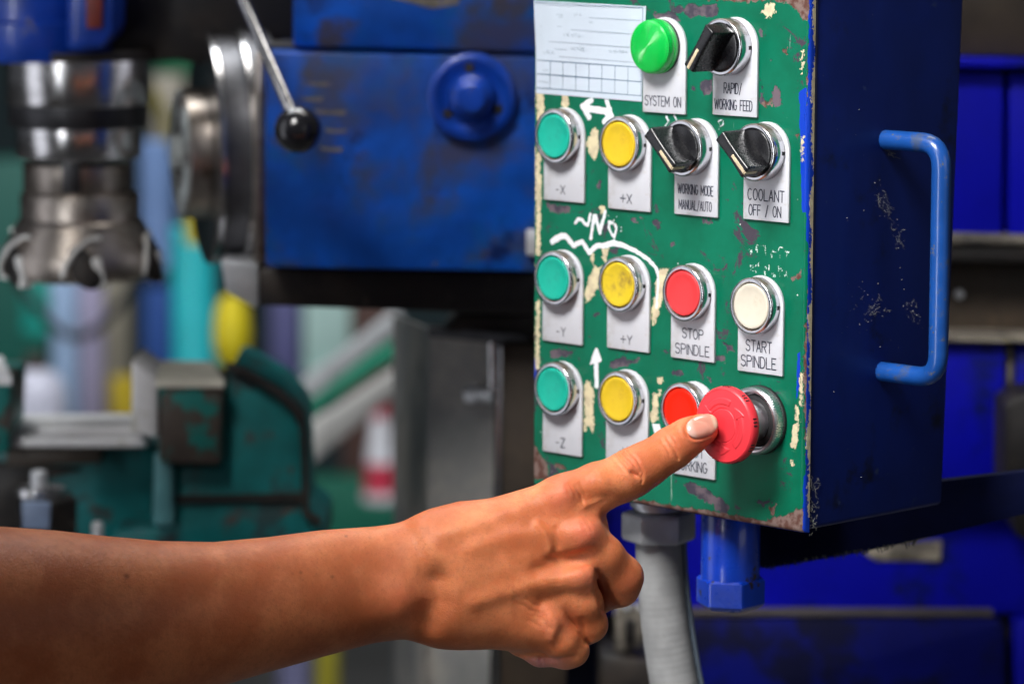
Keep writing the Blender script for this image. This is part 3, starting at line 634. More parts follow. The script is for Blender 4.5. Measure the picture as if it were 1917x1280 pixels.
put('braided_wire', tube([(p[0]*math.cos(TH)+9.5, p[0]*math.sin(TH)+9.5, p[2]) for p in hp], lambda t_: 2.0+.08*math.sin(t_*400), 12), M['wire_grey'], con, 60)

D2 = 1.985
arm = Far('support_arm', 'dark blue swing arm and pivot carrying the control panel box', 'support arm', 1560, 1040, D2)
M['arm_blue'] = plain('dark_blue_arm', (.001, .003, .028), .75, 0, .25, 30, .2, 120, [(60, .6, .8, (.006, .006, .012))], spec=.12)
arm.prism('arm_beam', [(1392, 985), (1440, 985), (1690, 950), (1735, 903), (1990, 874), (1990, 945), (1700, 1015), (1600, 1036), (1440, 1063), (1392, 1062)], 8, M['arm_blue'], d=2.02, bv=.6)
arm.lathe('pivot_post', [(56, -20), (56, 122), (54, 126), (50, 126)][::-1], 1367, 1078, M['post_blue'], d=1.955, axis=(0, 0, 1))
arm.lathe('hex_nut', [(50, -60), (58, -54), (63, -50), (63, -5), (59, -1), (50, 0)], 1368, 1078, M['post_blue'], d=1.955, n=96, rfun=lambda a, r, h: math.cos(PI/6)/math.cos(((a+math.radians(14)) % (PI/3))-PI/6)*1.06)
fz = []
for _ in range(60):
    u = random.uniform(1430, 1720); v = 1057-(u-1440)*.17+random.uniform(-2, 2)
    a = arm.p(u, v); b = arm.p(u+random.uniform(-5, 5), v+random.uniform(4, 12)); fz.append(tube([a, ((a[0]+b[0])/2+random.uniform(-.8, .8), a[1]-.5, (a[2]+b[2])/2), b], .35, 5))
put('hanging_fluff', fuse(*fz), M['black_gap'], arm.root, 60, kind='stuff')

# ------------------------------------------------------------------ milling machine behind the panel
M['mill_blue'] = plain('blue_machine_paint', (.0012, .074, .44), .45, 0, .45, 14, .12, 60, [(17, .46, .60, (.002, .075, .30)), (9, .46, .60, (.045, .052, .13)), (15, .52, .64, (.055, .05, .075)), (26, .54, .70, (.003, .016, .10)), (70, .68, .74, (.16, .13, .11))], coat=.12, spec=.3)
M['mill_boss'] = plain('blue_boss_paint', (.002, .048, .38), .36, 0, .2, 40, .1, 100, [(40, .60, .70, (.16, .16, .26))], coat=.2)
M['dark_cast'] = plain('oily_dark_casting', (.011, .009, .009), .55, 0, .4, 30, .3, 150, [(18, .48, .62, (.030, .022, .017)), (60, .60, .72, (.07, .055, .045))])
M['steel'] = plain('machined_steel', (.68, .67, .68), .22, 1, .15, 50, .06, 300, [(45, .6, .8, (.24, .19, .15))], stretch=(1, 1, 6))
M['brown_steel'] = plain('stained_steel', (.42, .37, .33), .36, 1, .25, 45, .1, 200, [(50, .52, .75, (.12, .075, .045))])
M['dark_steel'] = plain('dark_steel', (.055, .055, .06), .4, .7, .3, 40, .1, 200)
M['carbide'] = plain('carbide', (.9, .89, .86), .4, .2, .1, 80)  # insert colour, also used to paint the glints along the gullets
M['grey_paint'] = plain('grey_sheet', (.25, .25, .245), .45, .15, .2, 12, .08, 80, [(14, .42, .64, (.40, .37, .33)), (24, .56, .72, (.12, .11, .10))])
M['rail_dust'] = plain('bare_tan_metal', (.22, .19, .15), .6, .1, .4, 60, .2, 200, [(60, .45, .6, (.03, .05, .2))])
M['brown_plate'] = plain('brown_plate', (.045, .032, .022), .55, 0, .3, 25, .2, 100, [(40, .55, .75, (.08, .055, .035))])
mill = Far('milling_machine', 'worn blue milling machine with a lever, flange and spindle head behind the panel', 'milling machine', 745, 505, 2.30)
mill.prism('ram_block', [(497, 97), (1040, 109), (1040, 510), (497, 501)], 170, M['mill_blue'], bv=2.5)
mill.prism('upper_block', [(548, -80), (1060, -80), (1060, 100), (548, 88)], 170, M['mill_blue'], d=2.312, bv=2.5)
mill.prism('seam_strip', [(500, 86), (1040, 97), (1040, 110), (500, 100)], 60, M['dark_cast'], d=2.33, bv=0)
mill.prism('underside', [(484, 505), (1040, 512), (1040, 592), (720, 580), (484, 572)], 110, M['dark_cast'], d=2.335, bv=2)
mill.prism('neck_casting', [(170, -90), (560, -90), (550, 125), (470, 140), (330, 112), (262, 118), (170, 104)], 150, M['dark_cast'], d=2.44, bv=3)
mill.prism('edge_gib', [(478, 96), (499, 100), (500, 498), (474, 492), (472, 300)], 60, M['brown_steel'], d=2.36, bv=3)
mill.prism('slide_foot', [(412, 486), (484, 494), (482, 580), (424, 548)], 70, M['zinc'], d=2.37, bv=2)
for u0, v0, u1 in ((562, 152, 628), (556, 180, 606), (588, 205, 652), (606, 240, 652), (598, 274, 642)):
    pts = [(u0, v0), (u0+(u1-u0)*.4, v0+3), (u1, v0+2), (u1-4, v0+11), (u0+(u1-u0)*.5, v0+10), (u0+6, v0+8)]
    mill.prism('scale_mark', pts, 1.0, M['rail_dust'], d=2.2996, bv=0)
mill.prism('bare_patch', [(716, -8), (762, 4), (812, 17), (858, 8), (866, -20), (730, -30)], 1, M['rail_dust'], d=2.3117, bv=0)
mill.prism('name_tag', [(985, 430), (1040, 432), (1040, 480), (985, 478)], 5, M['zinc'], d=2.292, bv=1)
bs = mill.lathe('boss', [(30, 0), (82, 0), (82, 22), (76, 27), (66, 27), (62, 23), (40, 20), (30, 20)], 883, 180, M['mill_boss'], axis=(0, -1, 0), n=64)
mill.lathe('boss_hub', [(46, 18), (44, 34), (34, 50), (30, 52), (28, 74), (24, 78), (0, 79)], 883, 180, M['mill_boss'], axis=(0, -1, 0), parent=None)
for a in (95, 215, 335):
    mill.lathe('boss_screw', [(9, 20), (9, 26), (0, 26)], 883+55*math.cos(math.radians(a)), 180-55*math.sin(math.radians(a)), M['dark_cast'], axis=(0, -1, 0), n=16)
rod = put('lever', tube([mill.p(440, -50, 2.27), mill.p(452, -5, 2.265), mill.p(500, 105, 2.225), mill.p(548, 215, 2.2)], lambda t_: 3.0+.9*t_, 16), M['steel'], mill.root, 60)
kb = mill.p(558, 243, 2.2); put('lever_knob', fuse(ball(kb, 14.0, 32), tube([mill.p(546, 211, 2.2), kb], 7, 16)), plain('black_bakelite', (.010, .010, .013), .22, coat=.5), rod, 60)
ax = (-math.cos(math.radians(13)), -math.sin(math.radians(13)), 0)
M['flange_steel'] = plain('grey_flange', (.12, .12, .13), .42, .6, .3, 40, .1, 200)
fl = mill.lathe('flange', [(60, -118), (222, -118), (224, -114), (224, -64), (216, -60), (212, -52), (212, -18), (206, -14), (190, -12), (60, -12)], 380, 278, M['flange_steel'], d=2.44, axis=ax, n=72)
mill.lathe('flange_rim', [(214, -70), (227, -66), (227, -58), (214, -54)], 380, 278, M['steel'], d=2.44, axis=ax, n=72)
mill.lathe('flange_face_rim', [(196, -16), (216, -14), (216, -4), (204, 0), (196, -2)], 380, 278, M['steel'], d=2.44, axis=ax, n=72)
mill.lathe('arbor_disc', [(60, -20), (122, -16), (122, 22), (118, 25)], 364, 287, M['brown_steel'], d=2.44, axis=ax, n=64)
mill.lathe('arbor_face', [(119, 24), (119, 30), (104, 34), (70, 32), (66, 20), (36, 20), (34, 44), (0, 46)], 364, 287, plain('pale_casting', (.46, .50, .50), .45, 0, .35, 40, .1, 200, [(45, .5, .6, (.12, .10, .09))]), d=2.44, axis=ax, n=64)
# spindle head, top left
mill.lathe('head_housing', [(40, -10), (150, -10), (154, -4), (154, 60), (136, 66), (136, 200)], 60, 100, M['mill_boss'], d=2.45, n=64)
mill.prism('head_bracket', [(125, -90), (215, -90), (212, 62), (190, 92), (125, 96)], 80, M['mill_boss'], d=2.37, bv=4)
mill.prism('red_tag', [(160, -20), (192, -20), (190, 54), (162, 54)], 4, plain('red_paint', (.22, .03, .02), .5), d=2.366, bv=1)
mill.lathe('spindle_ring', [(60, -2), (146, -2), (148, 2), (148, 14), (60, 14)], 145, 107, M['dark_cast'], d=2.45, n=64)
mill.lathe('spindle_collar', [(60, -86), (133, -86), (135, -83), (135, -2), (60, -2)], 145, 107, M['steel'], d=2.45, n=64)
mill.lathe('spindle_band', [(60, -128), (129, -128), (131, -125), (131, -87), (60, -87)], 145, 107, M['dark_steel'], d=2.45, n=64)
mill.lathe('spindle_nose', [(60, -187), (114, -187), (118, -182), (118, -129), (60, -129)], 145, 107, M['steel'], d=2.45, n=64)

cut = Far('face_mill_cutter', 'steel face mill cutter with carbide inserts under the spindle', 'milling cutter', 145, 520, 2.45)
cut.lathe('arbor_hub', [(40, 160), (98, 160), (102, 165), (102, 216), (98, 218), (40, 218)], 148, 520, M['brown_steel'], n=64)
for a in (75, 255):
    k = cut.k(); q = cut.p(148, 520); b = xf(box(70*k, 106*k, -18*k, 18*k, 168*k, 240*k, .8), Matrix.Rotation(math.radians(a-165), 4, 'Z')); put('drive_key', xf(b, mv(*q)), M['dark_steel'], cut.root)
cut.lathe('cutter_body', [(60, 2), (138, 3), (146, 8), (150, 14), (150, 46), (148, 52), (120, 104), (117, 110), (112, 114), (112, 158), (108, 163), (60, 163)], 152, 520, M['brown_steel'], n=96)
k = cut.k(); q = cut.p(152, 520)
for i in range(6):
    Mi = mv(*q)@Matrix.Rotation(math.radians(-136+i*60), 4, 'Z')
    pk = ball((0, 0, 0), 1, 20); xf(pk, mv(140*k, -14*k, 36*k)@Matrix.Rotation(.6, 4, 'X')@Matrix.Rotation(-.32, 4, 'Y')@Matrix.Diagonal((14*k, 30*k, 48*k, 1))); put('dark_pocket_bulge', xf(pk, Mi), M['dark_cast'], cut.root, 60)  # dark bulge; its black colour stands in for the shade of a pocket
    put('insert', xf(box(-12*k, 13*k, -9*k, 9*k, -20*k, 40*k, 1.4, 2), Mi@mv(143*k, 16*k, 14*k)@Matrix.Rotation(.22, 4, 'X')), M['carbide'], cut.root)
    put('gullet_glint', xf(tube([(r_*k, w_*k, h_*k) for r_, w_, h_ in ((148, -54, 18), (150, -48, 40), (144, -30, 66), (134, -4, 86), (131, 20, 88))], 4.4*k, 8), Mi), M['carbide'], cut.root)  # pale tube painting the glint along the pocket rim

# vise below the cutter
M['vise_teal'] = plain('worn_teal_paint', (.002, .165, .17), .4, 0, .4, 14, .1, 80, [(26, .52, .62, (.03, .07, .075)), (44, .58, .66, (.075, .06, .055)), (9, .5, .7, (.002, .06, .065))])
M['vise_jaw'] = plain('stained_jaw', (.075, .058, .048), .5, .1, .25, 25, .1, 80, [(38, .50, .56, (.004, .17, .15))])
M['bright_jaw'] = plain('ground_steel', (.80, .79, .80), .45, .1, .1, 30, .1, 120, [(26, .54, .68, (.50, .48, .38))])
vis = Far('machine_vise', 'teal milling vise with bright ground jaws below the cutter', 'vise', 330, 990, 2.42)
vis.prism('vise_body', [(300, 872), (412, 872), (428, 690), (452, 696), (520, 735), (556, 775), (566, 800), (572, 960), (606, 985), (606, 1040), (210, 1040), (214, 990), (318, 985)], 120, M['vise_teal'], d=2.42, bv=3)
vis.prism('body_edge', [(424, 680), (460, 690), (530, 732), (566, 772), (574, 806), (578, 960), (604, 976), (596, 985), (566, 966), (562, 806), (552, 778), (516, 742), (452, 704), (424, 694)], 10, M['dark_cast'], d=2.412, bv=1)
vis.prism('body_groove', [(320, 928), (564, 924), (564, 938), (320, 942)], 8, M['dark_cast'], d=2.416, bv=0)
vis.prism('fixed_jaw', [(296, 712), (418, 712), (414, 872), (296, 868)], 60, M['vise_jaw'], d=2.40, bv=4)
vis.prism('jaw_plate', [(246, 676), (294, 712), (294, 822), (246, 806)], 75, M['bright_jaw'], d=2.40, bv=2)
a, b, c_, d_ = vis.p(248, 674, 2.475), vis.p(394, 676, 2.475), vis.p(420, 711, 2.397), vis.p(296, 711, 2.397)
bm = bm_from([a, b, c_, d_]+[(p[0], p[1], p[2]-5) for p in (a, b, c_, d_)], [(0, 1, 2, 3), (4, 7, 6, 5), (0, 4, 5, 1), (1, 5, 6, 2), (2, 6, 7, 3), (3, 7, 4, 0)]); put('jaw_top', bm, plain('worn_steel_top', (.74, .71, .60), .45, .1, .15, 30), vis.root, recalc=True)
vis.prism('slide_bar', [(18, 800), (268, 798), (272, 814), (18, 814)], 60, M['bright_jaw'], d=2.44, bv=2)
vis.prism('slide_rail', [(18, 818), (268, 818), (276, 838), (18, 838)], 60, M['bright_jaw'], d=2.42, bv=2)
vis.prism('under_rail_bar', [(12, 842), (190, 842), (186, 868), (12, 872)], 60, M['brown_plate'], d=2.43, bv=1)  # brown bar under the slide rail
vis.prism('moving_jaw', [(-120, 706), (20, 706), (14, 850), (-120, 850)], 80, M['vise_jaw'], d=2.40, bv=3)
a, b, c_, d_ = vis.p(-120, 664, 2.475), vis.p(4, 666, 2.475), vis.p(22, 706, 2.397), vis.p(-120, 706, 2.397)
bm = bm_from([a, b, c_, d_]+[(p[0], p[1], p[2]-5) for p in (a, b, c_, d_)], [(0, 1, 2, 3), (4, 7, 6, 5), (0, 4, 5, 1), (1, 5, 6, 2), (2, 6, 7, 3), (3, 7, 4, 0)]); put('moving_jaw_top', bm, M['bright_jaw'], vis.root, recalc=True)
vis.prism('base_casting', [(-120, 838), (306, 838), (320, 1060), (-120, 1060)], 100, M['vise_teal'], d=2.46, bv=3)
vis.prism('base_recess', [(-120, 858), (40, 870), (150, 880), (60, 905), (20, 1040), (-120, 1040)], 20, M['dark_cast'], d=2.452, bv=1)
vis.prism('corner_rib', [(288, 846), (322, 850), (326, 985), (284, 985)], 30, plain('pale_teal_edge', (.12, .33, .36), .35, 0, .3, 30), d=2.405, bv=4)
clamp = Far('clamp_nut', 'dark hex clamp nut with a bright stud in front of the vise', 'clamp nut', 78, 985, 2.36)
clamp.lathe('stud', [(16, 60), (16, 104), (12, 108), (0, 108)], 74, 985, M['zinc'], n=24)
clamp.lathe('nut_washer', [(20, 62), (48, 62), (48, 76), (20, 80)], 76, 985, M['steel'], n=40)
clamp.lathe('nut_body', [(20, -20), (58, -20), (60, -10), (60, 54), (54, 60), (20, 62)], 88, 985, M['dark_cast'], n=72, rfun=lambda a, r, h: math.cos(PI/6)/math.cos(((a+.2) % (PI/3))-PI/6))
clamp.prism('nut_face', [(40, 938), (94, 940), (92, 992), (42, 990)], 4, plain('bright_blue_grey', (.25, .33, .5), .4), d=2.352-.022, bv=1)
for u in (125, 182):
    st = Far('t_slot_stud', 'small bright stud end standing in the dark slot '+('nearer the clamp nut' if u < 150 else 'farther from the clamp nut'), 'stud', u, 1000, 2.36, 'stud ends below the vise')
    st.lathe('stud_end', [(12, -20), (12, 10), (9, 14), (0, 15)], u, 990, M['zinc'], n=20)

# column guard and plate
gd = Far('column_guard', 'grey sheet metal column guard with a bright side screw', 'machine guard', 840, 1100, 2.44)
def slab_yaw(far, name, pts3, thick, mat):
    P = [far.p(u, v, d) for u, v, d in pts3]; n = len(P)
    bm = bm_from(P+[(p[0], p[1]+thick, p[2]) for p in P], [tuple(range(n)), tuple(range(2*n-1, n-1, -1))]+[(i, (i+1) % n, (i+1) % n+n, i+n) for i in range(n)]); return put(name, bevel(bm, 1.5), mat, far.root, recalc=True)
slab_yaw(gd, 'left_sheet', [(735, 590, 2.62), (808, 618, 2.44), (800, 1320, 2.44), (738, 1320, 2.62)], 6, M['grey_paint'])
slab_yaw(gd, 'front_sheet', [(808, 616, 2.44), (905, 626, 2.42), (924, 700, 2.42), (912, 1320, 2.42), (800, 1320, 2.44)], 6, M['grey_paint'])
slab_yaw(gd, 'top_flange', [(806, 618, 2.43), (985, 632, 2.40), (985, 644, 2.40), (806, 626, 2.43)], 20, M['dark_steel'])
sc = put('side_screw', fuse(tube([gd.p(900, 738, 2.41), gd.p(930, 742, 2.40)], 5.0, 20), tube([gd.p(876, 738, 2.415), gd.p(898, 738, 2.41)], 6.3, 6)), M['zinc'], gd.root, 30)
put('guide_rod', tube([gd.p(922, 640, 2.39), gd.p(923, 730, 2.39)], 2.8, 14), M['steel'], gd.root, 60)
gd.prism('slot_back', [(905, 610), (950, 610), (950, 1320), (905, 1320)], 20, M['dark_cast'], d=2.47, bv=0)
sp = Far('side_plate', 'dark brown steel plate with a bright edge beside the green panel', 'steel plate', 980, 1100, 2.38)
sp.prism('plate_face', [(940, 648), (1060, 648), (1060, 1330), (936, 1330)], 60, M['brown_plate'], d=2.38, bv=1)
sp.prism('plate_edge', [(930, 650), (939, 648), (935, 1330), (924, 1330)], 10, M['steel'], d=2.376, bv=1)
sp.prism('bracket_top', [(860, 590), (1060, 590), (1060, 634), (940, 634), (830, 620)], 60, M['dark_cast'], d=2.42, bv=2)

# machine column to the right, behind the box
M['cab_blue'] = plain('blue_cabinet_paint', (.0008, .002, .42), .55, 0, .2, 8, .08, 60, [(14, .52, .66, (.002, .006, .10)), (30, .62, .7, (.01, .012, .02))], spec=.2)
M['rail'] = plain('dusty_rail', (.17, .15, .125), .6, 0, .5, 25, .2, 90, [(35, .5, .62, (.42, .37, .30)), (22, .52, .6, (.03, .028, .03))])
colm = Far('machine_column', 'bright blue machine column with doors and dark rails behind the panel box', 'machine column', 1700, 1200, 2.42)
colm.prism('upper_beam', [(1700, -80), (2080, -80), (2080, 108), (1700, 104)], 80, M['brown_plate'], bv=2)
colm.prism('upper_lip', [(1700, 106), (2080, 114), (2080, 132), (1700, 126)], 90, M['cab_blue'], d=2.405, bv=2)
colm.prism('upper_door', [(1700, 134), (1879, 138), (1876, 440), (1700, 434)], 60, M['cab_blue'], bv=2)
colm.prism('upper_door', [(1890, 139), (2080, 142), (2080, 446), (1887, 441)], 60, M['cab_blue'], bv=2)
colm.prism('door_back', [(1690, 120), (2080, 120), (2080, 446), (1690, 438)], 30, M['dark_cast'], d=2.45, bv=0)
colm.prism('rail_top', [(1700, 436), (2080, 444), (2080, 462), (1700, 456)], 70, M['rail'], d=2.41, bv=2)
colm.prism('dark_shelf', [(1700, 458), (2080, 464), (2080, 496), (1700, 490)], 70, M['dark_cast'], d=2.415, bv=2)  # black shelf below the top rail
colm.prism('recess_panel', [(1700, 492), (2080, 498), (2080, 636), (1700, 628)], 40, M['brown_plate'], d=2.45, bv=2)
colm.lathe('recess_bolt', [(9, 0), (9, 10), (0, 11)], 1795, 550, M['zinc'], d=2.45, axis=(0, -1, 0), n=20)
colm.prism('sill', [(1700, 628), (2080, 634), (2080, 644), (1700, 640)], 70, M['rail'], d=2.41, bv=2)
colm.prism('lower_door', [(1640, 642), (1882, 646), (1880, 900), (1640, 900)], 60, M['cab_blue'], bv=2)
colm.prism('door_seam', [(1884, 650), (1900, 650), (1896, 832), (1880, 832)], 50, M['rail'], d=2.425, bv=2)
colm.prism('lower_door', [(1904, 648), (2080, 650), (2080, 900), (1902, 900)], 60, M['cab_blue'], bv=2)
colm.prism('black_motor', [(1880, 760), (1900, 742), (2080, 720), (2080, 1010), (1905, 1010), (1878, 900)], 70, M['dark_cast'], d=2.37, bv=4)
colm.prism('base_panel', [(1000, 880), (2080, 880), (2080, 1150), (1000, 1150)], 60, M['cab_blue'], d=2.46, bv=3)
colm.prism('worn_patch', [(1590, 1016), (1764, 1012), (1760, 1050), (1640, 1050)], 3, M['rail'], d=2.4575, bv=1)
colm.prism('base_gap', [(1000, 1148), (2080, 1152), (2080, 1330), (1000, 1330)], 30, M['dark_cast'], d=2.47, bv=0)
colm.prism('base_sill', [(1240, 1141), (1860, 1143), (1860, 1154), (1240, 1154)], 30, plain('dull_sill', (.07, .06, .06), .6), d=2.45, bv=1)
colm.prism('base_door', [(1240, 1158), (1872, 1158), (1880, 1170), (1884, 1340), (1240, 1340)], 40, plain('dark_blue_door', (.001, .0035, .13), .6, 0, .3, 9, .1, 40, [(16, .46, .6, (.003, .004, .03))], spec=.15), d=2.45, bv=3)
colm.prism('side_door', [(1898, 1158), (2080, 1158), (2080, 1340), (1902, 1340)], 40, M['cab_blue'], d=2.45, bv=3)
wp = Far('pipe_bracket', 'tan and black bracket beside the grey conduit', 'bracket', 1175, 1230, 2.40)
wp.prism('bracket_plate', [(1152, 1138), (1206, 1140), (1200, 1212), (1150, 1222)], 20, M['rail'], bv=2)
wp.prism('bracket_hole', [(1170, 1160), (1188, 1160), (1188, 1204), (1170, 1206)], 4, M['dark_cast'], d=2.396, bv=1)
wp.prism('bracket_foot', [(1120, 1222), (1190, 1232), (1250, 1240), (1256, 1330), (1120, 1330)], 60, M['dark_cast'], d=2.39, bv=5)
for u in (1172, 1200): wp.lathe('bracket_bolt', [(8, 0), (8, 10), (0, 11)], u, 1132, M['zinc'], d=2.40, axis=(0, -1, 0), n=16)
wp.prism('bracket_back', [(1000, 930), (1135, 930), (1135, 1330), (1000, 1330)], 20, plain('navy_panel', (.002, .008, .05), .5), d=2.45, bv=1)

# ------------------------------------------------------------------ the far workshop
def post(name, label, cat, u0, u1, v0, v1, d, c, rough=.5, metal=0, round_=True, group=None, emit=0):
    f = Far(name, label, cat, (u0+u1)/2, v1, d, group); r = (u1-u0)/2; m = plain('far_'+name, c, rough, metal, .12, 8)
    if round_: f.lathe('shaft', [(r*.9, 0), (r, 4), (r, v1-v0-4), (r*.9, v1-v0)], (u0+u1)/2, v1, m, n=32)
    else: f.prism('panel', [(u0, v0), (u1, v0), (u1, v1), (u0, v1)], 60, m, bv=4)
    f.lathe('foot', [(r*1.05, 0), (r*1.05, 10), (r*.8, 14)], (u0+u1)/2, v1, m, n=32)
    return f
post('cyan_pipe', 'glossy cyan pipe out of focus behind the flange', 'pipe', 322, 408, 418, 760, 4.2, (.03, .52, .58), .25)
post('steel_post', 'pale lilac post behind the cutter, the narrow one', 'post', 150, 200, 440, 900, 4.6, (.42, .38, .55), .5, group='far posts behind the cutter')
post('steel_post', 'pale blue wide post behind the cutter', 'post', 98, 152, 440, 900, 4.4, (.30, .42, .62), .5, group='far posts behind the cutter')
post('steel_post', 'grey brown post between the lilac post and the vise jaw', 'post', 196, 250, 440, 900, 4.8, (.30, .27, .21), .5, group='far posts behind the cutter')
post('yellow_drum', 'yellow drum behind the bright vise jaw', 'drum', 208, 262, 700, 900, 4.6, (.5, .36, .01), .5)
post('green_cabinet', 'dark green cabinet at the left behind the cutter', 'cabinet', -160, 92, 300, 760, 5.0, (.003, .10, .075), .5, round_=False)
post('teal_machine', 'teal machine part with a slanted edge behind the cutter', 'machine', 40, 108, 500, 620, 4.6, (.004, .27, .22), .5, round_=False)
wt = Far('white_tank', 'round white tank out of focus behind the vise', 'tank', 70, 830, 4.0)
wt.lathe('tank_body', [(40, 0), (58, 6), (62, 40), (60, 100), (46, 130), (24, 142), (0, 146)], 68, 830, plain('white_tank', (.50, .50, .60), .4, 0, .05), n=40)
wt.lathe('tank_neck', [(20, 140), (20, 170), (0, 172)], 68, 830, plain('tank_neck', (.05, .035, .03), .5), n=24)
yo = Far('yellow_float', 'yellow rounded float hanging beside the cyan pipe', 'float', 435, 690, 3.9)
yo.lathe('float_body', [(0, 0), (22, 6), (34, 30), (37, 64), (32, 110), (20, 136), (0, 140)], 435, 690, plain('yellow_plastic_far', (.62, .50, .008), .45, 0, .06), n=32)
yo.lathe('float_hook', [(4, 138), (4, 320)], 425, 690, M['dark_cast'], n=12)
blu = post('blue_cabinet', 'blue cabinet out of focus behind the vise jaw', 'cabinet', 268, 322, 540, 900, 5.2, (.008, .07, .32), .5, round_=False)
post('teal_bin', 'teal bin low behind the vise', 'bin', 400, 520, 690, 960, 4.4, (.005, .09, .07), .5, round_=False)
post('mint_board', 'pale mint board out of focus under the machine', 'board', 568, 655, 560, 700, 5.0, (.42, .60, .56), .6, round_=False)
post('lilac_board', 'dull lilac board out of focus beside the mint board', 'board', 505, 560, 560, 720, 5.1, (.10, .10, .25), .6, round_=False)
post('brick_pier', 'brown pier behind the grey struts', 'pier', 640, 740, 560, 930, 5.4, (.10, .05, .04), .7, round_=False)
post('green_panel_board', 'dark green board low behind the traffic cone', 'board', 540, 745, 900, 1010, 4.9, (.004, .13, .08), .6, round_=False)
def strut(name, label, pts, d, c, th=30):
    f = Far(name, label, 'strut', pts[0][0], pts[0][1], d, 'diagonal struts'); f.prism('strut_bar', pts, th, plain('far_'+name, c, .5, 0, .1, 8), bv=4); f.prism('strut_end', [pts[0], ((pts[0][0]*3+pts[1][0])/4, (pts[0][1]*3+pts[1][1])/4), ((pts[-1][0]*3+pts[-2][0])/4, (pts[-1][1]*3+pts[-2][1])/4), pts[-1]], th+8, plain('far_end_'+name, c, .5), d=d-.004, bv=2)
strut('diagonal_strut', 'upper pale grey diagonal strut under the machine', [(560, 720), (740, 580), (760, 612), (570, 758)], 3.5, (.36, .37, .38))
strut('diagonal_strut', 'green diagonal strut between two grey ones', [(540, 762), (740, 640), (744, 668), (548, 800)], 3.7, (.01, .24, .14))
strut('diagonal_strut', 'lower broad pale grey diagonal strut', [(566, 806), (744, 690), (744, 736), (572, 878)], 3.4, (.42, .41, .39))
post('tan_drum', 'tan drum out of focus between the spindle and the flange', 'drum', 284, 348, 140, 345, 4.6, (.30, .27, .22), .6)
post('pale_blue_barrel', 'pale blue barrel out of focus below the tan drum', 'barrel', 262, 330, 262, 500, 4.3, (.16, .26, .50), .4)
post('green_girder', 'dark green girder above the tan drum', 'girder', 290, 440, 60, 136, 5.2, (.004, .10, .04), .5, round_=False)
post('yellow_can', 'small yellow can just under the flange', 'can', 346, 392, 402, 455, 4.0, (.42, .33, .005), .4)
op = Far('olive_pipe', 'olive pipe leaning beside the spindle', 'pipe', 330, 300, 4.2); k_ = op.k()
put('pipe_run', tube([op.p(284, 165), op.p(300, 205), op.p(334, 300)], 9*k_, 14), plain('olive_paint', (.16, .13, .01), .5), op.root, 60); put('pipe_joint', tube([op.p(297, 198), op.p(304, 215)], 12*k_, 14), plain('olive_joint', (.12, .10, .012), .5), op.root, 60)
hs_ = Far('black_hose', 'black hose hanging across the far posts', 'hose', 60, 640, 4.1); k_ = hs_.k()
put('hose_run', tube([hs_.p(30+i*16, 520+110*math.sin(i*.22)) for i in range(16)], 9*k_, 12), M['black_gap'], hs_.root, 60); put('hose_fitting', tube([hs_.p(270, 520+110*math.sin(15*.22)), hs_.p(292, 500+110*math.sin(15*.22))], 13*k_, 12), M['steel'], hs_.root, 60)
cone = Far('traffic_cone', 'red and white striped traffic cone out of focus', 'traffic cone', 712, 935, 4.7)
cred, cwht = plain('cone_red', (.55, .03, .07), .5), plain('cone_white', (.75, .75, .8), .5)
cone.lathe('cone_base', [(34, 0), (34, 12), (30, 14)], 712, 935, cwht, n=32)
cone.lathe('cone_skirt', [(31, 12), (27, 72)], 712, 935, cred, n=32)
cone.lathe('cone_band', [(27, 72), (14, 160)], 712, 935, cwht, n=32)
cone.lathe('cone_tip', [(14, 160), (5, 230), (0, 234)], 712, 935, cred, n=32)
for lab, u0, u1, c in (('lilac post at the bottom below the forearm', 520, 585, (.20, .20, .36)), ('yellow post at the bottom below the forearm', 592, 636, (.38, .33, .02)), ('pale blue post at the bottom below the wrist', 745, 790, (.20, .28, .36)), ('dull plum post at the bottom below the hand', 860, 930, (.09, .05, .085)), ('slate post at the bottom below the hand', 935, 975, (.06, .08, .11))):
    post('floor_post', lab, 'post', u0, u1, 1040, 1500, 4.5, c, .5, group='posts under the arm')
wl = put('back_wall', box(-6000, 6000, 0, 60, -1500, 3500), plain('dark_workshop_wall', (.018, .035, .040), .8, 0, .4, 1.2), None, None); wl['kind'] = 'structure'
wl.location = cC+7.5*hF; wl.rotation_euler = (0, 0, TH); wl.location.z = 0
fl_ = put('floor', box(-6000, 6000, -3000, 8000, -60, 0), plain('concrete_floor', (.13, .125, .12), .6, 0, .25, 3, .1, 20), None, None); fl_['kind'] = 'structure'
fl_.location = (0, 0, -1.1); fl_.rotation_euler = (0, 0, TH)

# ------------------------------------------------------------------ the person's arm and hand: one continuous skin from a smooth distance field
HR = 30.0
Q = onpanel(1336, 801, -EFACE+1.3)*.001
SPX = float((Q-cC)@cF)/FPX                       # metres per pixel at the fingertip
TIP = Q+np.array([0, -1, 0])*HR*SPX
DT = float((TIP-cC)@cF)
def shear(u): 
    e = np.clip(860-u, 0, None); return .34*e*e/(e+120)
def hand_world(G):                               # (u, v, z) design coordinates -> world
    u, v, z = G[:, 0], G[:, 1], G[:, 2]+shear(G[:, 0])
    dep = DT-z*SPX
    return cC+dep[:, None]*(cF+((u-W/2)/FPX)[:, None]*cR+((H/2-v)/FPX)[:, None]*cU)
f32 = np.float32
def rc(p, a, b, ra, rb, zs=1.0):
    a = np.array(a, f32); b = np.array(b, f32); sc = np.array([1, 1, 1/zs], f32); ab = (b-a)*sc; q = (p-a)*sc
    t = np.clip(q@ab/(ab@ab+1e-6), 0, 1); return np.linalg.norm(q-t[:, None]*ab, axis=1)-(ra+(rb-ra)*t)
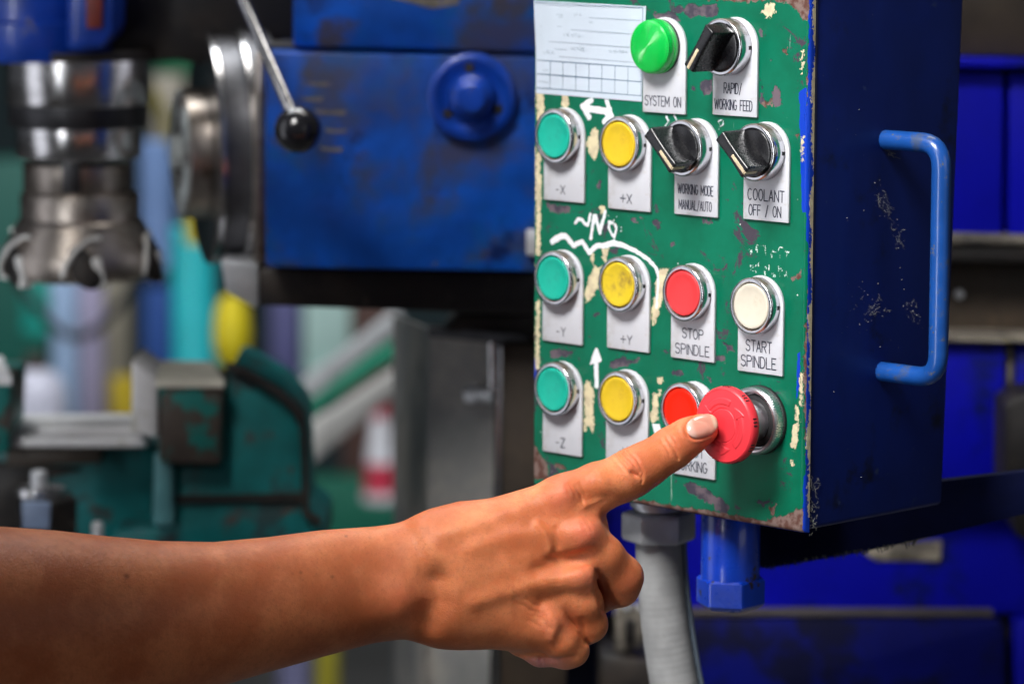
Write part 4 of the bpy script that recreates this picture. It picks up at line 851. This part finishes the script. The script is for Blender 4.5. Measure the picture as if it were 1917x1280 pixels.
def smin(a, b, k):
    h = np.clip(k-np.abs(a-b), 0, None)/k; return np.minimum(a, b)-h*h*k*.25
FX = np.array([-260, -120, 0, 100, 200, 300, 400, 500, 600, 700, 760, 820, 860, 900, 950])
FT = np.array([990, 985, 985, 992, 1003, 1012, 1014, 1005, 992, 985, 977, 966, 958, 975, 1020]); FB = np.array([1440, 1420, 1392, 1370, 1345, 1318, 1288, 1258, 1230, 1203, 1195, 1196, 1195, 1180, 1140])
def chain(p, pts, k, zs=1.0):
    d = None
    for (a, ra), (b, rb) in zip(pts[:-1], pts[1:]):
        e = rc(p, a, b, ra, rb, zs); d = e if d is None else smin(d, e, k)
    return d
def field(p):
    u, v, z = p[:, 0], p[:, 1], p[:, 2]
    top = np.interp(u, FX, FT).astype(f32); bot = np.interp(u, FX, FB).astype(f32); c = (top+bot)/2; h = (bot-top)/2
    hz = h*np.interp(u, [0, 600, 760, 880], [.9, .82, .68, .52]).astype(f32); zc = np.interp(u, [0, 600, 860], [60, 70, 85]).astype(f32)
    n = np.sqrt(((v-c)/h)**2+((z-zc)/hz)**2); fore = (n-1)*np.minimum(h, hz)*.9
    fore = np.maximum(fore, u-935)
    fore = smin(fore, rc(p, (722, 1122, 104), (750, 1128, 112), 46, 40), 34)                    # ulna head
    palm = smin(rc(p, (840, 1030, 88), (1058, 946, 78), 70, 50, .8), rc(p, (840, 1060, 92), (1082, 1006, 92), 74, 44, .8), 40)
    palm = smin(palm, rc(p, (840, 1095, 88), (1072, 1090, 88), 74, 40, .8), 40)
    palm = smin(palm, rc(p, (845, 1128, 78), (1018, 1168, 72), 70, 44, .85), 40)
    palm = smin(palm, rc(p, (850, 1120, 50), (985, 1165, 20), 72, 56), 40)                      # heel under the little finger
    palm = smin(palm, rc(p, (850, 1050, 45), (1040, 1000, 10), 70, 60), 40)                     # palm bulk
    body = smin(fore, palm, 46)
    idx = chain(p, [((1058, 940, 76), 50), ((1120, 912, 66), 46), ((1160, 897, 52), 43), ((1184, 884, 44), 44.5), ((1212, 868, 34), 41), ((1244, 848, 20), 38), ((1262, 836, 13), 38), ((1288, 818, 4), 34.5), ((1314, 804, 0), 30)], 12)
    mid = chain(p, [((1082, 1004, 92), 42), ((1128, 1040, 64), 39), ((1163, 1080, 26), 40), ((1160, 1098, 10), 36), ((1112, 1118, -34), 33), ((1050, 1110, -30), 29)], 12)
    rng = chain(p, [((1074, 1088, 90), 39), ((1092, 1128, 70), 36), ((1103, 1168, 46), 33), ((1090, 1176, 24), 31), ((1040, 1158, -14), 29), ((995, 1130, -8), 26)], 12)
    pnk = chain(p, [((1024, 1168, 74), 39), ((1052, 1198, 66), 34), ((1070, 1216, 48), 31), ((1058, 1222, 34), 28), ((1012, 1220, 22), 26), ((978, 1206, 20), 24)], 12)
    thb = chain(p, [((880, 1000, 30), 56), ((985, 985, -20), 48), ((1060, 1010, -50), 38), ((1104, 1050, -70), 32)], 20)
    d = smin(body, idx, 30)
    for fgr, k in ((mid, 20), (rng, 16), (pnk, 16)):
        d = smin(d, smin(palm, fgr, k), 2.5)
    d = smin(d, smin(palm, thb, 30), 6)
    d = smin(d, rc(p, (1075, 965, 62), (1112, 985, 40), 40, 26), 26)                             # web below the index knuckle
    return d
def surface(field, lo, hi, h):
    lo = np.array(lo, f32); n = np.ceil((np.array(hi)-lo)/h).astype(int)+1; cs = 4
    nc = (n+cs-1)//cs+1
    gc = np.stack(np.meshgrid(*[np.arange(k) for k in nc], indexing='ij'), -1).reshape(-1, 3)
    dc = field((lo+gc*cs*h).astype(f32)).reshape(nc)
    D = np.repeat(np.repeat(np.repeat(dc, cs, 0), cs, 1), cs, 2)[:n[0], :n[1], :n[2]].astype(f32)
    near = np.abs(dc) < cs*h*2.6
    act = np.repeat(np.repeat(np.repeat(near, cs, 0), cs, 1), cs, 2)[:n[0], :n[1], :n[2]]
    ii = np.argwhere(act)
    for s in range(0, len(ii), 400000):
        j = ii[s:s+400000]; D[j[:, 0], j[:, 1], j[:, 2]] = field((lo+j*h).astype(f32))
    ins = D < 0; c = [ins[a:n[0]-1+a, b:n[1]-1+b, e:n[2]-1+e] for a in (0, 1) for b in (0, 1) for e in (0, 1)]
    sm = sum(x.astype(np.int8) for x in c); cells = np.argwhere((sm > 0) & (sm < 8))
    vid = np.full(tuple(n-1), -1, np.int32); vid[tuple(cells.T)] = np.arange(len(cells))
    acc = np.zeros((len(cells), 3)); cnt = np.zeros(len(cells))
    cor = [np.array((a, b, e)) for a in (0, 1) for b in (0, 1) for e in (0, 1)]
    for i in range(8):
        for j in range(i+1, 8):
            if np.abs(cor[i]-cor[j]).sum() != 1: continue
            A = D[tuple((cells+cor[i]).T)]; B = D[tuple((cells+cor[j]).T)]; m = (A < 0) != (B < 0)
            t = np.where(m, A/(A-B+1e-12), 0); acc += np.where(m[:, None], cor[i]+t[:, None]*(cor[j]-cor[i]), 0); cnt += m
    V = lo+(cells+acc/cnt[:, None])*h
    faces = []
    for ax_ in range(3):
        sl = [slice(None)]*3; s2 = [slice(None)]*3; sl[ax_] = slice(0, -1); s2[ax_] = slice(1, None)
        a, b = ins[tuple(sl)], ins[tuple(s2)]; e = np.argwhere(a != b); o1, o2 = [k for k in range(3) if k != ax_]
        e = e[(e[:, o1] > 0) & (e[:, o2] > 0) & (e[:, o1] < n[o1]-1) & (e[:, o2] < n[o2]-1)]
        q = []
        for da, db in ((-1, -1), (0, -1), (0, 0), (-1, 0)):
            k = e.copy(); k[:, o1] += da; k[:, o2] += db; q.append(vid[tuple(k.T)])
        q = np.stack(q, -1); flip = a[tuple(e.T)]
        if ax_ == 1: flip = ~flip
        q[~flip] = q[~flip][:, ::-1]; faces.append(q[(q >= 0).all(1)])
    return V, np.concatenate(faces)
HV, HF = surface(field, (-210, 760, -115), (1356, 1440, 262), 3.0)
def vnormals(V, F):
    n = np.zeros_like(V); fn = np.cross(V[F[:, 2]]-V[F[:, 0]], V[F[:, 3]]-V[F[:, 1]])
    for k in range(4): np.add.at(n, F[:, k], fn)
    return n/(np.linalg.norm(n, axis=1)[:, None]+1e-9)
# relax once, then carve folds, veins and tendons
nb = np.zeros_like(HV); ct = np.zeros(len(HV))
for k in range(4):
    for s in (1, 3): np.add.at(nb, HF[:, k], HV[HF[:, (k+s) % 4]]); np.add.at(ct, HF[:, k], 1)
HV = .5*HV+.5*nb/ct[:, None]
HN = vnormals(HV, HF)
if (HN[:, 2]*(HV[:, 2]-80)).mean() < 0: HF = HF[:, ::-1]; HN = -HN
def pl(path, p=None):
    P = HV[:, :2] if p is None else p; d = np.full(len(P), 1e9); path = np.array(path, float)
    for a, b in zip(path[:-1], path[1:]):
        ab = b-a; t = np.clip(((P-a)@ab)/(ab@ab+1e-9), 0, 1); d = np.minimum(d, np.linalg.norm(P-(a+t[:, None]*ab), axis=1))
    return d
disp = np.zeros(len(HV)); face = np.clip(HN[:, 2]*1.6+.3, 0, 1)
def ridge(path, w, h): 
    global disp; disp += h*np.exp(-(pl(path)/w)**2)*face
Zm = lambda *q: [(700+x*.4374, 720+y*.4374) for x, y in q]
ridge(Zm((560, 545), (610, 548), (640, 572)), 12, 2.6); ridge(Zm((700, 600), (732, 640), (750, 690), (752, 720)), 8, 5.5); ridge(Zm((780, 620), (790, 690)), 9, -4)
ridge(Zm((900, 800), (800, 830), (700, 850), (600, 878), (520, 900), (430, 930)), 16, 5.5)
ridge(Zm((740, 960), (772, 1030), (760, 1080)), 10, 4.6)
ridge(Zm((420, 700), (600, 640), (820, 630)), 18, 4.5)
ridge(Zm((820, 450), (640, 520), (430, 600), (300, 640)), 20, 5)
ridge(Zm((760, 740), (860, 740), (930, 720)), 12, -8); ridge(Zm((700, 790), (820, 770), (900, 740)), 14, -6)
ridge(Zm((720, 930), (820, 900), (900, 900)), 14, -6)
ridge(Zm((900, 490), (1000, 490), (930, 540)), 18, -7)
ridge(Zm((950, 800), (958, 880), (985, 960)), 6, -6); ridge(Zm((890, 1010), (895, 1060), (915, 1100)), 6, -5); ridge(Zm((620, 1160), (700, 1172), (780, 1176), (860, 1165)), 4, -3.5); ridge(Zm((712, 1165), (718, 1205)), 3, -2.5)
for c_, w, h in (((1052, 928), 24, 6), ((1098, 994), 28, 9), ((1098, 1080), 25, 7), ((1036, 1160), 26, 5), ((1182, 872), 22, 3.0)): disp += h*np.exp(-((HV[:, 0]-c_[0])**2+(HV[:, 1]-c_[1])**2)/w**2)*face
# wrist: bump of the ulna, hollow behind it, and the fold line
disp += 8*np.exp(-(((HV[:, 0]-752)/30)**2+((HV[:, 1]-1112)/48)**2))*face
disp -= 19*np.exp(-(pl([(816, 1090), (816, 1125), (796, 1165)])/28)**2)*face
ridge([(757, 985), (780, 1020), (800, 1075)], 16, -2.6); ridge([(786, 985), (812, 1040)], 14, 2)
# finger creases
for pth, w, h in (([(1155, 848), (1165, 862), (1178, 878), (1190, 890)], 3.2, -5), ([(1163, 843), (1175, 856), (1186, 868), (1198, 884)], 2.8, -4.0), ([(1176, 843), (1192, 860), (1204, 884), (1202, 902)], 2.8, -3.0), ([(1147, 856), (1158, 870), (1170, 884)], 2.6, -2), ([(1184, 884), (1196, 892)], 5, -5),
                  ([(1248, 818), (1256, 830), (1266, 846), (1270, 858)], 2.6, -3.0), ([(1238, 823), (1248, 838), (1254, 850)], 2.6, -2), ([(1260, 818), (1270, 832)], 2.4, -1.6),
                  ([(1076, 910), (1088, 926), (1094, 940)], 3, -2.4), ([(1066, 908), (1078, 928)], 3, -2), ([(1086, 904), (1098, 922)], 3, -1.6), ([(1060, 912), (1066, 926)], 3, -1.5),
                  ([(1096, 978), (1104, 992)], 3, -1.5), ([(1088, 980), (1096, 996)], 3, -1.2), ([(1092, 1072), (1100, 1086)], 3, -1.2),
                  ([(985, 1120), (1000, 1132), (1012, 1136)], 2.6, -1.6), ([(975, 1130), (992, 1142), (1008, 1146)], 2.6, -1.6), ([(1000, 1150), (1016, 1160), (1030, 1176)], 2.6, -1.8), ([(990, 1160), (1010, 1172)], 2.6, -1.4), ([(1040, 1190), (1050, 1204)], 2.6, -1.4)):
    ridge(pth, w, h)
NAILC, NA, NL, NWD = np.array([1314.5, 797.5]), np.array([.87, -.30]), 29.0, 19.5; NA = NA/np.linalg.norm(NA); NB = np.array([-NA[1], NA[0]])
ls = (HV[:, :2]-NAILC)@NA/NL; lt = (HV[:, :2]-NAILC)@NB/NWD; se = (np.abs(ls)**2.4+np.abs(lt)**2.4)**(1/2.4)
disp += np.where(HV[:, 2] > 0, -3.5*np.exp(-((se-1.06)/.10)**2)+1.2*np.exp(-((se-1.32)/.14)**2), 0)*face
HV2 = HV+HN*disp[:, None]
me = bpy.data.meshes.new('person'); wv_ = hand_world(HV2)
POFF = hand_world(np.array([[850., 1080., 80.]]))[0]
me.from_pydata((wv_-POFF).tolist(), [], HF.tolist())
red = np.zeros(len(HV))
for (cx, cy), w, a in (((1050, 924), 30, .8), ((1100, 996), 34, 1.0), ((1100, 1082), 28, .8), ((1040, 1165), 30, .5), ((1185, 872), 26, .45), ((1258, 835), 22, .4), ((1320, 812), 34, 1.0), ((745, 1110), 50, .35), ((1190, 1090), 40, .3)):
    red = np.maximum(red, a*np.exp(-((HV[:, 0]-cx)**2+(HV[:, 1]-cy)**2)/w**2))
pale = np.clip((1.0-np.abs(HV[:, 0]-1010)/70), 0, 1)*np.clip((HV[:, 1]-1226)/10, 0, 1)
mole = np.zeros(len(HV))
for cx, cy, r_ in ((237, 1078, 5), (563, 1071, 3.0), (622, 1079, 3.4), (648, 1003, 2.6)): mole = np.maximum(mole, np.clip(1.4-np.hypot(HV[:, 0]-cx, HV[:, 1]-cy)/r_, 0, 1)*face)
for nm, arr in (('redness', red), ('palm', pale), ('mole', mole)):
    l = me.attributes.new(nm, 'FLOAT', 'POINT'); l.data.foreach_set('value', arr.astype(np.float32))
t = NT('skin')
def at_(n): x = t.n('Attribute'); x.attribute_name = n; return x.outputs['Fac']
c = t.mix(t.ramp(t.noise(38, 5, .6), .35, .65), (.56, .155, .058), (.74, .250, .105))
c = t.mix(t.math('MULTIPLY', t.ramp(t.noise(260, 3), .5, .7), .35), c, (.50, .15, .06))
c = t.mix(t.math('MULTIPLY', at_('redness'), .62), c, (.70, .17, .105)); c = t.mix(at_('palm'), c, (.66, .27, .24)); c = t.mix(t.math('MULTIPLY', at_('mole'), .55), c, (.10, .03, .015))
t.col(t.mix(t.math('MULTIPLY', t.ramp(t.noise(620, 4, .7), .52, .70), .30), c, (.33, .085, .035))); t.set(Roughness=.42, Subsurface_Weight=.32, Subsurface_Radius=(.0055, .0014, .0006), Specular_IOR_Level=.30)
vo = t.n('TexVoronoi'); vo.inputs['Scale'].default_value = 1100; vo.feature = 'DISTANCE_TO_EDGE'; mp = t.n('Mapping'); mp.inputs['Scale'].default_value = (1, 1, .6); t.l(t.tc.outputs['Object'], mp.inputs[0]); t.l(mp.outputs[0], vo.inputs['Vector'])
hgt = t.math('ADD', t.math('MULTIPLY', t.ramp(vo.outputs['Distance'], 0, .25), .5), t.math('ADD', t.noise(700, 3), t.math('MULTIPLY', t.noise(170, 4), 1.4)))
t.bump(hgt, .34, .00045)
me.materials.append(t.m); me.shade_smooth()
person = bpy.data.objects.new('person', me); COL.objects.link(person); person.location = POFF
person['label'] = 'bare tanned forearm and hand pressing the red stop button with the index finger'; person['category'] = 'person'
# fingernail, laid on the skin
gs = np.linspace(-1, 1, 25); A_, B_ = np.meshgrid(gs, gs, indexing='ij'); rr_ = np.maximum(np.abs(A_), np.abs(B_)); nn_ = (np.abs(A_)**2.4+np.abs(B_)**2.4)**(1/2.4)+1e-9
A2, B2 = A_*rr_/nn_, B_*rr_/nn_
pu = NAILC+A2.reshape(-1, 1)*NL*NA+B2.reshape(-1, 1)*NWD*NB
zz = np.full(len(pu), 60.0)
for _ in range(40):
    dd = field(np.column_stack([pu, zz]).astype(f32)); zz = zz-np.clip(dd, -3, 6)*.9
se = rr_.reshape(-1); zz = np.clip(zz, np.nanmax(zz)-16, None)
zt = zz+2.4*(1-se**6)-1.6*se**6+1.5*np.clip(A2.reshape(-1), 0, 1)*(1-se**4)
wn = hand_world(np.column_stack([pu, zt])); I = np.arange(625).reshape(25, 25)
Fq = np.stack([I[:-1, :-1], I[1:, :-1], I[1:, 1:], I[:-1, 1:]], -1).reshape(-1, 4)
mn = bpy.data.meshes.new('fingernail'); mn.from_pydata((wn-POFF).tolist(), [], Fq.tolist())
l = mn.attributes.new('along', 'FLOAT', 'POINT'); l.data.foreach_set('value', A2.reshape(-1).astype(np.float32))
t = NT('nail'); x = t.n('Attribute'); x.attribute_name = 'along'
c = t.mix(t.ramp(x.outputs['Fac'], .62, .80), t.mix(t.ramp(x.outputs['Fac'], -.75, -.4), (.68, .41, .34), (.66, .28, .205)), (.72, .47, .33)); t.col(c); t.set(Roughness=.28, Subsurface_Weight=.15, Subsurface_Radius=(.002, .001, .0008), Coat_Weight=.25)
t.bump(t.noise(400, 3), .08, .0003)
mn.materials.append(t.m); mn.shade_smooth(); no = bpy.data.objects.new('fingernail', mn); COL.objects.link(no); no.parent = person
sol = no.modifiers.new('s', 'SOLIDIFY'); sol.thickness = .0006; sol.offset = -1

# sleeve and shoulder out of view, added and shaped to shade the forearm
E0 = hand_world(np.array([[-300., 1190., 70.]]))[0]; E1 = E0+(-.02*hR-.24*hF+np.array([0, 0, .39])); E2 = E1+(-.17*hR-.10*hF); E3 = E2+np.array([0, 0, -.75])
M['shading_shirt'] = plain('dark_shirt', (.012, .012, .018), .9, 0, .3, 40, .2, 300)
ptw = lambda a, b, n=9: [tuple((a+(b-a)*k_-POFF)*1000) for k_ in np.linspace(0, 1, n)]
sl = put('shading_shirt', fuse(tube(ptw(E0, E1), lambda t_: 66+36*t_**.7, 28), ball(tuple((E1-POFF)*1000), 102, 28), tube(ptw(E2+np.array([0, 0, .12]), E3, 14), lambda t_: 115+60*math.sin(min(1, t_*2.2)*PI/2), 32), tube(ptw(E1, E2), lambda t_: 98+30*t_, 24)), M['shading_shirt'], None, 60)
sl.parent = person
